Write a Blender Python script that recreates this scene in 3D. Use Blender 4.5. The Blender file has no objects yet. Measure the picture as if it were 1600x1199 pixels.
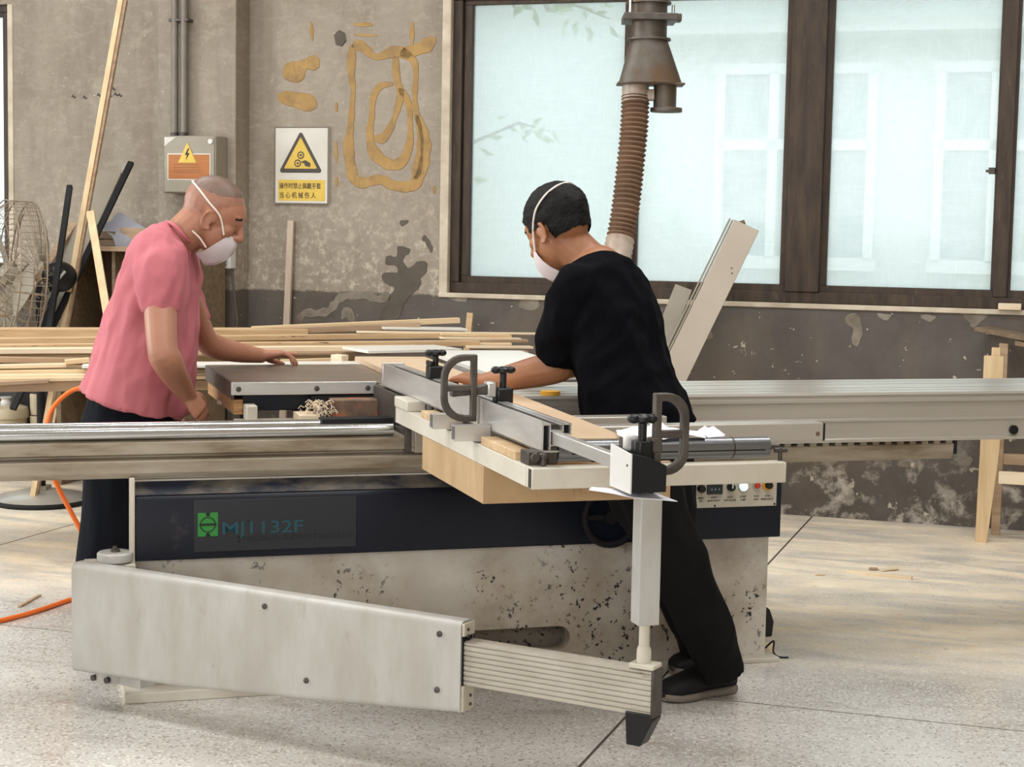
import bpy, bmesh, math, random
from mathutils import Vector, Matrix, noise

random.seed(7)
scene = bpy.context.scene
COL = scene.collection
PI = math.pi

# ------------------------------------------------------------------ frames
# world: X right of the photographer, Y away, Z up.  The saw and the back wall are each turned about Z.
SAW_YAW, WALL_YAW, ARM_YAW = 0.2979, -0.3151, math.radians(-29.7)
FR = {'S': Matrix.Rotation(SAW_YAW, 4, 'Z'), 'W': Matrix.Rotation(WALL_YAW, 4, 'Z'), 'O': Matrix.Identity(4)}
Z3 = Vector((0, 0, 0))

def rgb(r, g, b):
    f = lambda c: (c / 255 / 12.92) if c / 255 <= .04045 else ((c / 255 + .055) / 1.055) ** 2.4
    return (f(r), f(g), f(b), 1.0)

# ------------------------------------------------------------------ camera
cam_d = bpy.data.cameras.new('camera')
cam = bpy.data.objects.new('camera', cam_d)
COL.objects.link(cam)
TILT, ROLL = 0.0895, 0.0185
fwd = Vector((0, math.cos(TILT), -math.sin(TILT)))
rgt = Vector((1, 0, 0)); upv = rgt.cross(fwd)
rgt, upv = (math.cos(ROLL) * rgt + math.sin(ROLL) * upv), (math.cos(ROLL) * upv - math.sin(ROLL) * rgt)
m = Matrix((rgt, upv, -fwd)).transposed().to_4x4()
m.translation = (0, 0, 1.35)
cam.matrix_world = m
cam_d.sensor_width = 36.0
cam_d.lens = 2639.5 / 1600 * 36.0
cam_d.clip_end = 200
scene.camera = cam

# ------------------------------------------------------------------ sky and light
scene.view_settings.view_transform = 'Standard'
scene.view_settings.look = 'None'
scene.view_settings.gamma = 1.0
scene.view_settings.use_curve_mapping = False
scene.view_settings.exposure = 0.0
world = bpy.data.worlds.new('overcast_sky')
scene.world = world
world.use_nodes = True
bg = world.node_tree.nodes['Background']
bg.inputs[0].default_value = (0.87, 0.955, 1.0, 1)
bg.inputs[1].default_value = 2.45

def area_light(name, frame, loc, normal, sx, sy, power, color, portal=False):
    d = bpy.data.lights.new(name, 'AREA')
    d.shape = 'RECTANGLE'; d.size = sx; d.size_y = sy; d.energy = power; d.color = color
    o = bpy.data.objects.new(name, d); COL.objects.link(o)
    z = -(FR[frame].to_3x3() @ Vector(normal)).normalized()
    up = Vector((0, 0, 1)) if abs(z.z) < .9 else FR[frame].to_3x3() @ Vector((0, 1, 0))
    x = up.cross(z).normalized(); y = z.cross(x)
    mm = Matrix((x, y, z)).transposed().to_4x4(); mm.translation = FR[frame] @ Vector(loc)
    o.matrix_world = mm
    if portal: d.cycles.is_portal = True
    return o
# daylight openings of the back wall guide the sky light in
area_light('portal_main', 'W', (-1.24, 8.42, 1.8), (0, -1, 0), 3.6, 1.56, 1, (1, 1, 1), True)
area_light('portal_left', 'W', (-6.6, 8.42, 1.8), (0, -1, 0), 1.9, 1.56, 1, (1, 1, 1), True)
# the hall's other window bands (behind and to the left of the photographer) and its ceiling lamps
area_light('rear_window_band', 'W', (-1.0, -4.6, 2.4), (0, 1, -.1), 8.0, 2.2, 340, (.98, .99, 1.0))
area_light('left_window_band', 'W', (-8.3, 3.2, 2.3), (1, 0, -.05), 4.5, 2.0, 300, (.92, .98, 1.0))
for i, (u, n) in enumerate(((-4.2, 3.2), (-.4, 3.2), (-4.2, 5.6), (-.4, 5.6))):
    area_light('ceiling_lamp', 'W', (u, n, 4.1), (0, 0, -1), 2.4, .5, 68, (.985, .99, 1.0))

# ------------------------------------------------------------------ mesh builder
class MB:
    def __init__(s): s.v = []; s.f = []
    def add(s, vs, fs):
        o = len(s.v); s.v += [Vector(p) for p in vs]; s.f += [tuple(i + o for i in f) for f in fs]; return s
    def box(s, x0, x1, y0, y1, z0, z1):
        return s.add([(x0,y0,z0),(x1,y0,z0),(x1,y1,z0),(x0,y1,z0),(x0,y0,z1),(x1,y0,z1),(x1,y1,z1),(x0,y1,z1)],
                     [(0,3,2,1),(4,5,6,7),(0,1,5,4),(1,2,6,5),(2,3,7,6),(3,0,4,7)])
    def obox(s, c, ax, ay, az):
        c, ax, ay, az = map(Vector, (c, ax, ay, az))
        return s.add([c + i*ax + j*ay + k*az for k in (-1,1) for i, j in ((-1,-1),(1,-1),(1,1),(-1,1))],
                     [(0,3,2,1),(4,5,6,7),(0,1,5,4),(1,2,6,5),(2,3,7,6),(3,0,4,7)])
    def bar(s, p0, p1, w, t, side=None):      # rectangular bar from p0 to p1; w along side vector, t across
        p0, p1 = Vector(p0), Vector(p1); d = (p1 - p0)
        sd = Vector(side) if side else Vector((0, 0, 1)).cross(d)
        sd = (sd - sd.project(d)).normalized(); n = d.cross(sd).normalized()
        return s.obox((p0 + p1) / 2, d / 2, sd * w / 2, n * t / 2)
    def loft(s, rings, caps=True):
        n = len(rings[0]); o = len(s.v)
        for r in rings: s.v += [Vector(p) for p in r]
        for i in range(len(rings) - 1):
            for j in range(n):
                a = o + i*n + j; b = o + i*n + (j+1) % n
                s.f.append((a, b, b + n, a + n))
        if caps:
            s.f.append(tuple(o + j for j in range(n))[::-1])
            s.f.append(tuple(o + (len(rings)-1)*n + j for j in range(n)))
        return s
    def tube(s, pts, r, n=10, caps=True):
        pts = [Vector(p) for p in pts]; rs = r if isinstance(r, (list, tuple)) else [r] * len(pts)
        rings = []; u = None
        for i, p in enumerate(pts):
            t = (pts[min(i+1, len(pts)-1)] - pts[max(i-1, 0)]).normalized()
            if u is None:
                u = t.cross(Vector((0, 0, 1)))
                if u.length < .1: u = t.cross(Vector((1, 0, 0)))
            u = (u - u.project(t)).normalized(); w = t.cross(u)
            rings.append([p + (u * math.cos(k*2*PI/n) + w * math.sin(k*2*PI/n)) * rs[i] for k in range(n)])
        return s.loft(rings, caps)
    def cyl(s, p0, p1, r, r1=None, n=20): return s.tube([p0, p1], [r, r if r1 is None else r1], n)
    def prism(s, poly, o, u, v, w):           # polygon (a,b) in plane o + a*u + b*v, extruded by w
        o, u, v, w = map(Vector, (o, u, v, w))
        a = [o + p[0]*u + p[1]*v for p in poly]; n = len(a); k = len(s.v)
        s.v += a + [p + w for p in a]
        flip = u.cross(v).dot(w) > 0
        area = sum(poly[i][0]*poly[(i+1)%n][1] - poly[(i+1)%n][0]*poly[i][1] for i in range(n))
        if area < 0: flip = not flip
        c0 = tuple(k + i for i in range(n)); c1 = tuple(k + n + i for i in range(n))
        s.f += [c0[::-1], c1] if flip else [c0, c1[::-1]]
        for i in range(n):
            q = (k+i, k+(i+1)%n, k+n+(i+1)%n, k+n+i); s.f.append(q if flip else q[::-1])
        return s
    def ell(s, c, r, ax=None, n=20, m=12):
        c = Vector(c); ax = [Vector(a) for a in (ax or ((1,0,0),(0,1,0),(0,0,1)))]
        if not isinstance(r, (list, tuple)): r = (r, r, r)
        o = len(s.v)
        pt = lambda t, p: c + ax[0]*r[0]*math.sin(t)*math.cos(p) + ax[1]*r[1]*math.sin(t)*math.sin(p) + ax[2]*r[2]*math.cos(t)
        s.v.append(pt(0, 0))
        for i in range(1, m):
            for j in range(n): s.v.append(pt(PI*i/m, 2*PI*j/n))
        s.v.append(pt(PI, 0)); e = len(s.v) - 1
        hand = ax[0].cross(ax[1]).dot(ax[2]) > 0
        F = []
        for j in range(n):
            F.append((o, o+1+j, o+1+(j+1)%n)); F.append((e, o+1+(m-2)*n+(j+1)%n, o+1+(m-2)*n+j))
            for i in range(m-2):
                a = o+1+i*n+j; b = o+1+i*n+(j+1)%n; F.append((a, a+n, b+n, b))
        s.f += F if hand else [f[::-1] for f in F]
        return s
    def lathe(s, prof, c, axis=(0,0,1), n=24):
        c, a = Vector(c), Vector(axis).normalized()
        u = a.cross(Vector((1,0,0)));  u = u if u.length > .1 else a.cross(Vector((0,1,0)))
        u.normalize(); w = a.cross(u)
        return s.loft([[c + a*h + (u*math.cos(2*PI*k/n) + w*math.sin(2*PI*k/n))*max(r, 1e-4) for k in range(n)] for r, h in prof])
    def ribbon(s, pts, wid, normal, lift):    # flat strip of varying width following pts
        pts = [Vector(p) for p in pts]; nn = Vector(normal); k = len(s.v)
        for i, p in enumerate(pts):
            t = (pts[min(i+1, len(pts)-1)] - pts[max(i-1, 0)]).normalized(); q = nn.cross(t).normalized()
            w = wid[i % len(wid)] / 2
            s.v += [p + q*w + nn*lift, p - q*w + nn*lift, p + q*w*1.1, p - q*w*1.1]
        for i in range(len(pts) - 1):
            a = k + 4*i; b = a + 4
            s.f += [(a, a+1, b+1, b), (a+2, a, b, b+2), (a+1, a+3, b+3, b+1)]
        return s

BASE = {}
def catm(pts, k, closed=False):
    out = []; n = len(pts); pts = [Vector(p) for p in pts]
    for i in range(n if closed else n-1):
        if closed: a, b, c, d = pts[i-1], pts[i], pts[(i+1) % n], pts[(i+2) % n]
        else: a, b, c, d = pts[max(i-1,0)], pts[i], pts[i+1], pts[min(i+2,n-1)]
        for j in range(k):
            t = j/k; out.append(.5*((2*b) + (c-a)*t + (2*a-5*b+4*c-d)*t*t + (3*b-a-3*c+d)*t**3))
    if not closed: out.append(pts[-1])
    return out
def _link(name, mb, mat, frame, base, parent=None, bevel=0, smooth=40, seg=2):
    me = bpy.data.meshes.new(name)
    if isinstance(mb, MB):
        me.from_pydata([tuple(v - base) for v in mb.v], [], mb.f)
        bm = bmesh.new(); bm.from_mesh(me); bmesh.ops.recalc_face_normals(bm, faces=bm.faces[:]); bm.to_mesh(me); bm.free()
    else:
        me = mb; me.name = name; me.transform(Matrix.Translation(-base))
    if smooth:
        me.shade_smooth()
        me.set_sharp_from_angle(angle=math.radians(smooth))
    for mt in (mat if isinstance(mat, (list, tuple)) else [mat]): me.materials.append(mt)
    o = bpy.data.objects.new(name, me); COL.objects.link(o)
    if bevel:
        b = o.modifiers.new('bevel', 'BEVEL'); b.width = bevel; b.segments = seg; b.limit_method = 'ANGLE'; b.angle_limit = math.radians(35)
        b.harden_normals = False
    if parent: o.parent = parent
    else:
        o.matrix_world = FR[frame] @ Matrix.Translation(base)
    BASE[o.name] = (frame, base)
    return o
def meta(o, label=None, cat=None, group=None, kind=None):
    if label: o['label'] = label
    if cat: o['category'] = cat
    if group: o['group'] = group
    if kind: o['kind'] = kind
    return o
def thing(name, label, cat, frame, base, group=None):
    o = bpy.data.objects.new(name, None); COL.objects.link(o); o.empty_display_size = .1
    base = Vector(base); o.matrix_world = FR[frame] @ Matrix.Translation(base)
    BASE[o.name] = (frame, base)
    return meta(o, label, cat, group)
def part(name, mb, mat, parent, label=None, **kw):
    fr, b = BASE[parent.name]
    o = _link(name, mb, mat, fr, b, parent, **kw)
    return meta(o, label)
def solo(name, label, cat, mb, mat, frame='O', base=None, group=None, **kw):
    if base is None:
        base = Vector((sum(v.x for v in mb.v)/len(mb.v), sum(v.y for v in mb.v)/len(mb.v), min(v.z for v in mb.v)))
    return meta(_link(name, mb, mat, frame, Vector(base), **kw), label, cat, group)
def struct(name, mb, mat, frame='O', **kw):
    return meta(_link(name, mb, mat, frame, Z3, **kw), kind='structure')
def text_mesh(body, size, x, y, z, bold=0.0, extrude=.0004, align='LEFT', sx=1.0):
    c = bpy.data.curves.new('lettering', 'FONT'); c.body = body; c.size = size; c.extrude = extrude; c.offset = bold
    c.align_x = align; c.resolution_u = 3
    o = bpy.data.objects.new('lettering', c); COL.objects.link(o)
    me = bpy.data.meshes.new_from_object(o.evaluated_get(bpy.context.evaluated_depsgraph_get()))
    bpy.data.objects.remove(o)
    for v in me.vertices:
        v.co = (x + v.co.x*sx, y - v.co.z, z + v.co.y)
    return me

# ------------------------------------------------------------------ materials
def M(name, c1, c2=None, scale=4.0, rough=.6, metal=0.0, bump=0.0, bscale=60.0, stretch=(1,1,1), lo=.35, hi=.65,
      spots=None, spot_scale=30, spot_at=.68, spec=.5, c3=None, scale3=1.2, lo3=.5, hi3=.7, detail=6, rough2=None, distort=0.0, sss=0.0, coat=0.0, emit=0.0, cluster=0.0):
    mt = bpy.data.materials.new(name); mt.use_nodes = True
    nt = mt.node_tree; N = nt.nodes; L = nt.links; b = N['Principled BSDF']
    b.inputs['Base Color'].default_value = c1; b.inputs['Roughness'].default_value = rough
    b.inputs['Metallic'].default_value = metal; b.inputs['Specular IOR Level'].default_value = spec
    if sss: b.inputs['Subsurface Weight'].default_value = sss; b.inputs['Subsurface Radius'].default_value = (.012, .005, .003); b.inputs['Subsurface Scale'].default_value = 1.0
    if coat: b.inputs['Coat Weight'].default_value = coat; b.inputs['Coat Roughness'].default_value = .2
    if emit: b.inputs['Emission Color'].default_value = c1; b.inputs['Emission Strength'].default_value = emit
    if not (c2 or bump or spots): return mt
    tc = N.new('ShaderNodeTexCoord'); mp = N.new('ShaderNodeMapping'); L.new(tc.outputs['Object'], mp.inputs[0])
    mp.inputs['Scale'].default_value = stretch
    col = None
    def ramp(sc, a, z, vec=mp, det=detail):
        n = N.new('ShaderNodeTexNoise'); n.inputs['Scale'].default_value = sc; n.inputs['Detail'].default_value = det; n.inputs['Distortion'].default_value = distort
        n.inputs['Roughness'].default_value = .62
        L.new(vec.outputs[0], n.inputs[0])
        r = N.new('ShaderNodeMapRange'); r.inputs[1].default_value = a; r.inputs[2].default_value = z; L.new(n.outputs[0], r.inputs[0]); return r.outputs[0]
    def mix(fac, a, bb):
        x = N.new('ShaderNodeMix'); x.data_type = 'RGBA'; L.new(fac, x.inputs[0])
        if isinstance(a, tuple): x.inputs[6].default_value = a
        else: L.new(a, x.inputs[6])
        x.inputs[7].default_value = bb; return x.outputs[2]
    col = c1
    if c2:
        fac = ramp(scale, lo, hi); col = mix(fac, col, c2)
        if rough2 is not None:
            rr = N.new('ShaderNodeMapRange'); rr.inputs[3].default_value = rough; rr.inputs[4].default_value = rough2
            L.new(fac, rr.inputs[0]); L.new(rr.outputs[0], b.inputs['Roughness'])
    if c3: col = mix(ramp(scale3, lo3, hi3), col, c3)
    if spots:
        sf = ramp(spot_scale, spot_at, spot_at + .04, det=3)
        if cluster:
            cl = ramp(cluster, .50, .62, det=2); mu = N.new('ShaderNodeMath'); mu.operation = 'MULTIPLY'; L.new(sf, mu.inputs[0]); L.new(cl, mu.inputs[1]); sf = mu.outputs[0]
        col = mix(sf, col, spots)
    if not isinstance(col, tuple): L.new(col, b.inputs['Base Color'])
    if bump:
        n = N.new('ShaderNodeTexNoise'); n.inputs['Scale'].default_value = bscale; n.inputs['Detail'].default_value = 5; L.new(mp.outputs[0], n.inputs[0])
        bp = N.new('ShaderNodeBump'); bp.inputs['Strength'].default_value = bump; bp.inputs['Distance'].default_value = .004
        L.new(n.outputs[0], bp.inputs['Height']); L.new(bp.outputs[0], b.inputs['Normal'])
    return mt
MT = dict(
    cream=M('cream_paint', rgb(208,202,188), rgb(186,176,158), 3, .5, c3=rgb(150,134,112), scale3=6, lo3=.62, hi3=.8, bump=.08),
    arm=M('worn_white_paint', rgb(186,184,179), rgb(170,166,158), 4, .38, c3=rgb(140,128,112), scale3=7, lo3=.63, hi3=.86, bump=.05, spots=rgb(96,82,68), spot_scale=16, spot_at=.69, stretch=(2.4,2.4,.8), cluster=2.5),
    base=M('stained_white_base', rgb(206,200,190), rgb(182,172,156), 3.5, .55, c3=rgb(138,118,94), scale3=2.2, lo3=.5, hi3=.75, spots=rgb(30,28,28), spot_scale=56, spot_at=.60, cluster=2.6, bump=.08),
    navy=M('navy_enamel', rgb(8,13,26), rgb(14,20,34), 4, .4, spec=.35, c3=rgb(96,88,78), scale3=5, lo3=.66, hi3=.9),
    navy_dust=M('dusty_navy_enamel', rgb(36,42,56), rgb(150,138,118), 5, .5, stretch=(1,1,3), lo=.42, hi=.75),
    alu=M('aluminium', rgb(208,206,202), rgb(192,189,184), 6, .32, .6, stretch=(.3,1,6)),
    alu_dull=M('dusty_aluminium', rgb(172,162,146), rgb(140,126,106), 3, .5, .35, stretch=(1,2,6), c3=rgb(112,96,74), scale3=3, lo3=.55, hi3=.8),
    alu_paint=M('anodised_grey', rgb(190,184,174), rgb(180,174,164), 3, .3, .4, stretch=(.3,1,4)),
    ext=M('ribbed_aluminium', rgb(196,190,178), rgb(176,168,154), 5, .42, .25, stretch=(1,1,3), c3=rgb(120,100,72), scale3=7, lo3=.6, hi3=.72),
    steel=M('polished_bar', rgb(205,207,208), None, 4, .18, 1.0),
    dsteel=M('dark_steel', rgb(92,86,80), rgb(70,64,58), 12, .45, .6),
    cast=M('cast_grey', rgb(92,86,79), rgb(70,64,58), 14, .5, .4, bump=.12, bscale=90),
    black=M('black_plastic', rgb(16,16,18), None, 4, .4, bump=.03, spec=.4),
    blackm=M('matt_black', rgb(20,20,22), rgb(30,29,29), 8, .7, spec=.3),
    white=M('white_plastic', rgb(214,212,208), None, 4, .45, bump=.02),
    table=M('brown_table_top', rgb(112,100,92), rgb(132,120,110), 6, .3, .25, stretch=(1.0,9,9), c3=rgb(84,72,66), scale3=5, lo3=.45, hi3=.7),
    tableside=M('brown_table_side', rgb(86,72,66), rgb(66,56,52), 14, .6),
    ply=M('plywood', rgb(188,158,118), rgb(172,140,102), 4, .6, stretch=(1,4,1), bump=.04),
    plyedge=M('plywood_edge', rgb(196,150,92), rgb(120,84,56), 9, .7, stretch=(1,8,14)),
    pine=M('pine', rgb(220,196,158), rgb(202,174,134), 3.0, .6, stretch=(.8,9,9), bump=.05),
    pine2=M('pale_pine', rgb(234,218,190), rgb(220,198,166), 3.0, .6, stretch=(.8,9,9), bump=.05),
    pine3=M('knotty_pine', rgb(206,178,138), rgb(184,152,112), 3.5, .65, stretch=(.8,9,9), spots=rgb(84,58,40), spot_scale=9, spot_at=.66, bump=.05),
    pine4=M('aged_pine', rgb(180,154,126), rgb(154,128,102), 3, .7, stretch=(.8,9,9), bump=.05),
    pinev=M('upright_pine', rgb(218,192,152), rgb(198,170,130), 3.0, .6, stretch=(9,9,.8), bump=.05),
    board=M('beige_laminate', rgb(222,196,166), rgb(212,184,152), 3, .32, spec=.5, stretch=(3,1,3)),
    wboard=M('white_laminate', rgb(228,226,220), rgb(222,218,208), 3, .35),
    brown=M('brown_board', rgb(112,86,68), rgb(92,68,52), 4, .7, stretch=(8,8,1)),
    dwood=M('dark_box_wood', rgb(128,108,84), rgb(104,86,66), 5, .75, stretch=(2,8,8), bump=.05),
    rust=M('rusty_block', rgb(138,112,92), rgb(96,74,60), 9, .8, c3=rgb(176,96,60), scale3=16, lo3=.54, hi3=.62, bump=.2),
    galv=M('dirty_galvanised', rgb(104,98,90), rgb(82,70,58), 9, .5, .5, c3=rgb(104,78,52), scale3=7, lo3=.5, hi3=.7, bump=.1),
    hose=M('brown_ribbed_hose', rgb(120,92,70), rgb(98,74,56), 8, .55),
    hosew=M('taped_hose', rgb(176,162,148), rgb(140,118,100), 12, .4),
    orange=M('orange_hose', rgb(238,112,32), None, 4, .35, bump=.02),
    paper=M('paper', rgb(232,230,236), rgb(222,220,228), 8, .8),
    greypaper=M('grey_sheet', rgb(158,158,166), rgb(140,140,150), 7, .75),
    plate=M('control_plate', rgb(196,188,172), rgb(186,178,160), 6, .5),
    ink=M('dark_ink', rgb(50,44,42), None, 4, .7),
    inkdark=M('faint_ink', rgb(14,15,18), None, 4, .5),
    teal=M('teal_print', rgb(18,74,84), None, 4, .5),
    green=M('green_print', rgb(44,132,52), None, 4, .5),
    red=M('red_button', rgb(196,60,40), None, 4, .35),
    yellow=M('yellow_ring', rgb(226,160,40), None, 4, .4),
    lamp=M('lit_lamp', rgb(214,246,246), None, 4, .3, emit=1.0),
    screen=M('meter_screen', rgb(32,40,44), None, 4, .25),
    cab=M('grey_cabinet_paint', rgb(152,144,128), rgb(140,132,116), 4, .5),
    woodlabel=M('orange_wood_label', rgb(176,108,46), rgb(158,92,36), 5, .5, stretch=(1,1,12)),
    sgnw=M('sign_white', rgb(206,202,192), rgb(194,188,176), 4, .45),
    sgny=M('sign_yellow', rgb(214,182,72), rgb(198,164,58), 6, .45),
    sgnb=M('sign_dark', rgb(62,52,44), None, 4, .5, bump=.02),
    glue=M('dried_glue', rgb(168,134,78), rgb(150,118,70), 7, .7, c3=rgb(120,98,68), scale3=12, lo3=.5, hi3=.75, bump=.2),
    peel=M('bare_plaster', rgb(96,88,78), rgb(80,72,64), 6, .85, bump=.2),
    peel2=M('lime_scar', rgb(140,132,120), rgb(104,94,80), 9, .85, bump=.2),
    frame=M('brown_window_frame', rgb(76,62,50), rgb(54,44,36), 4, .55, stretch=(6,6,1), c3=rgb(110,96,82), scale3=9, lo3=.62, hi3=.82, spec=.3),
    sill=M('sill_plaster', rgb(206,194,174), rgb(180,166,146), 8, .8),
    skin1=M('skin_light', rgb(172,122,96), rgb(160,106,82), 7, .5, sss=.12, bump=.04, bscale=160),
    skin2=M('skin_tan', rgb(164,112,76), rgb(150,98,66), 7, .5, sss=.1, bump=.04, bscale=160),
    stubble=M('shaved_hair', rgb(118,92,78), rgb(104,82,70), 40, .5),
    fade=M('shaved_sides', rgb(160,114,92), rgb(148,104,84), 40, .5),
    hair=M('black_hair', rgb(7,6,6), rgb(15,12,11), 90, .6, bump=.4, bscale=400, spec=.2),
    pink=M('pink_cotton', rgb(192,110,118), rgb(182,100,108), 3, .85, bump=.12, bscale=260),
    blackshirt=M('black_cotton', rgb(5,6,10), rgb(9,9,14), 3, .9, bump=.12, bscale=260, spec=.08),
    trousers=M('black_trousers', rgb(7,7,8), rgb(13,12,12), 4, .85, bump=.1, bscale=200, spec=.2),
    navytrousers=M('navy_trousers', rgb(8,10,17), rgb(12,14,22), 4, .85, bump=.1, bscale=200, spec=.15),
    shoe=M('black_shoe', rgb(14,14,15), rgb(24,23,23), 8, .65, spec=.3),
    sole=M('grey_sole', rgb(130,122,112), rgb(106,98,88), 8, .7),
    mask=M('white_mask', rgb(226,216,218), rgb(214,204,208), 7, .8, bump=.08, bscale=120),
    lath=M('pinkish_lath', rgb(194,178,160), rgb(178,160,142), 3, .7, stretch=(9,9,.8), bump=.05),
    strap=M('white_elastic', rgb(226,216,206), None, 4, .7, bump=.02),
    leaf=M('leaf', rgb(196,224,160), rgb(170,206,130), 3, .6),
    bark=M('bark', rgb(120,104,86), None, 4, .8, bump=.1),
    houseplaster=M('white_plaster', rgb(226,230,228), rgb(216,222,220), .6, .8),
    houseglass=M('pale_window_glass', rgb(146,158,162), rgb(166,178,182), 1.5, .6, spec=.2),
    houseframe=M('white_window_frame', rgb(246,248,246), None, 2, .5, bump=.01),
    ground=M('pale_ground', rgb(226,220,204), rgb(200,194,176), 2, .9),
    beige=M('beige_bucket', rgb(196,182,154), rgb(180,166,138), 6, .5),
    tarp=M('dark_tarp', rgb(62,60,58), rgb(48,46,46), 5, .7),
    wire=M('dirty_wire', rgb(150,136,116), rgb(122,106,88), 9, .6, .2),
    straw=M('straw_dust', rgb(160,144,112), rgb(132,116,92), 9, .9),
    cable=M('grey_cable', rgb(84,80,74), None, 4, .6, bump=.02),
    tape=M('yellow_tape', rgb(236,176,48), None, 4, .4, bump=.02),
)

# ------------------------------------------------------------------ room materials
def node_mat(name):
    mt = bpy.data.materials.new(name); mt.use_nodes = True
    nt = mt.node_tree
    tc = nt.nodes.new('ShaderNodeTexCoord')
    def noise_(scale, a, z, det=6, stretch=None, dist=0.0, vec=None):
        v = vec or tc.outputs['Object']
        if stretch:
            mp = nt.nodes.new('ShaderNodeMapping'); mp.inputs['Scale'].default_value = stretch; nt.links.new(v, mp.inputs[0]); v = mp.outputs[0]
        n = nt.nodes.new('ShaderNodeTexNoise'); n.inputs['Scale'].default_value = scale; n.inputs['Detail'].default_value = det
        n.inputs['Roughness'].default_value = .65; n.inputs['Distortion'].default_value = dist
        nt.links.new(v, n.inputs[0])
        r = nt.nodes.new('ShaderNodeMapRange'); r.inputs[1].default_value = a; r.inputs[2].default_value = z; nt.links.new(n.outputs[0], r.inputs[0])
        return r.outputs[0]
    def mix(f, a, b):
        x = nt.nodes.new('ShaderNodeMix'); x.data_type = 'RGBA'
        for k, s in ((0, f), (6, a), (7, b)):
            if isinstance(s, (tuple, float)): x.inputs[k].default_value = s
            else: nt.links.new(s, x.inputs[k])
        return x.outputs[2]
    def math_(op, a, b=None):
        x = nt.nodes.new('ShaderNodeMath'); x.operation = op
        for k, s in ((0, a), (1, b)):
            if s is None: continue
            if isinstance(s, (int, float)): x.inputs[k].default_value = s
            else: nt.links.new(s, x.inputs[k])
        x.use_clamp = False
        return x.outputs[0]
    def rng(v, a, z, c=0.0, d=1.0):
        r = nt.nodes.new('ShaderNodeMapRange'); r.inputs[1].default_value = a; r.inputs[2].default_value = z
        r.inputs[3].default_value = c; r.inputs[4].default_value = d; nt.links.new(v, r.inputs[0]); return r.outputs[0]
    return mt, nt, tc, noise_, mix, math_, rng

def floor_material():
    mt, nt, tc, noi, mix, mth, rng = node_mat('terrazzo_floor')
    b = nt.nodes['Principled BSDF']
    vo = nt.nodes.new('ShaderNodeTexVoronoi'); vo.inputs['Scale'].default_value = 150; nt.links.new(tc.outputs['Object'], vo.inputs[0])
    sp = nt.nodes.new('ShaderNodeSeparateColor'); nt.links.new(vo.outputs['Color'], sp.inputs[0])
    base = mix(noi(1.3, .35, .65), rgb(210,206,200), rgb(186,180,172))
    c = mix(rng(sp.outputs[0], .80, .84), base, rgb(222,218,210))
    c = mix(rng(sp.outputs[1], .88, .92), c, rgb(166,157,147))
    c = mix(noi(3.5, .55, .85, stretch=(1, 2.5, 1)), c, rgb(160,147,131))
    # sawdust drifts: behind and to the right of the saw, and by the plank pile
    sep = nt.nodes.new('ShaderNodeSeparateXYZ'); nt.links.new(tc.outputs['Object'], sep.inputs[0])
    def drift(cx, cy, rx, ry):
        dx = mth('DIVIDE', mth('SUBTRACT', sep.outputs[0], cx), rx); dy = mth('DIVIDE', mth('SUBTRACT', sep.outputs[1], cy), ry)
        return rng(mth('ADD', mth('MULTIPLY', dx, dx), mth('MULTIPLY', dy, dy)), 0.1, 1.0, 1.0, 0.0)
    reg = mth('MAXIMUM', drift(-.55, 6.9, 2.4, 1.75), drift(-4.2, 6.7, 1.9, 1.7))
    streak = noi(2.2, .30, .60, stretch=(.8, 3.2, 1), dist=.6)
    dust = mth('MULTIPLY', mth('MINIMUM', mth('MULTIPLY', reg, 1.7), 1.0), mth('MAXIMUM', streak, .25))
    dcol = mix(noi(9, .4, .7), rgb(247,232,206), rgb(236,216,186))
    dcol = mix(noi(26, .6, .72), dcol, rgb(204,168,126))
    c = mix(dust, c, dcol)
    nt.links.new(c, b.inputs['Base Color'])
    r = mth('ADD', rng(noi(2.0, .3, .7), 0, 1, .17, .29), mth('MULTIPLY', dust, .45))
    nt.links.new(r, b.inputs['Roughness'])
    b.inputs['Specular IOR Level'].default_value = 1.0
    bp = nt.nodes.new('ShaderNodeBump'); bp.inputs['Strength'].default_value = .10; bp.inputs['Distance'].default_value = .003
    nt.links.new(noi(40, 0, 1), bp.inputs['Height']); nt.links.new(bp.outputs[0], b.inputs['Normal'])
    return mt
FLOOR = floor_material()

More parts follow.
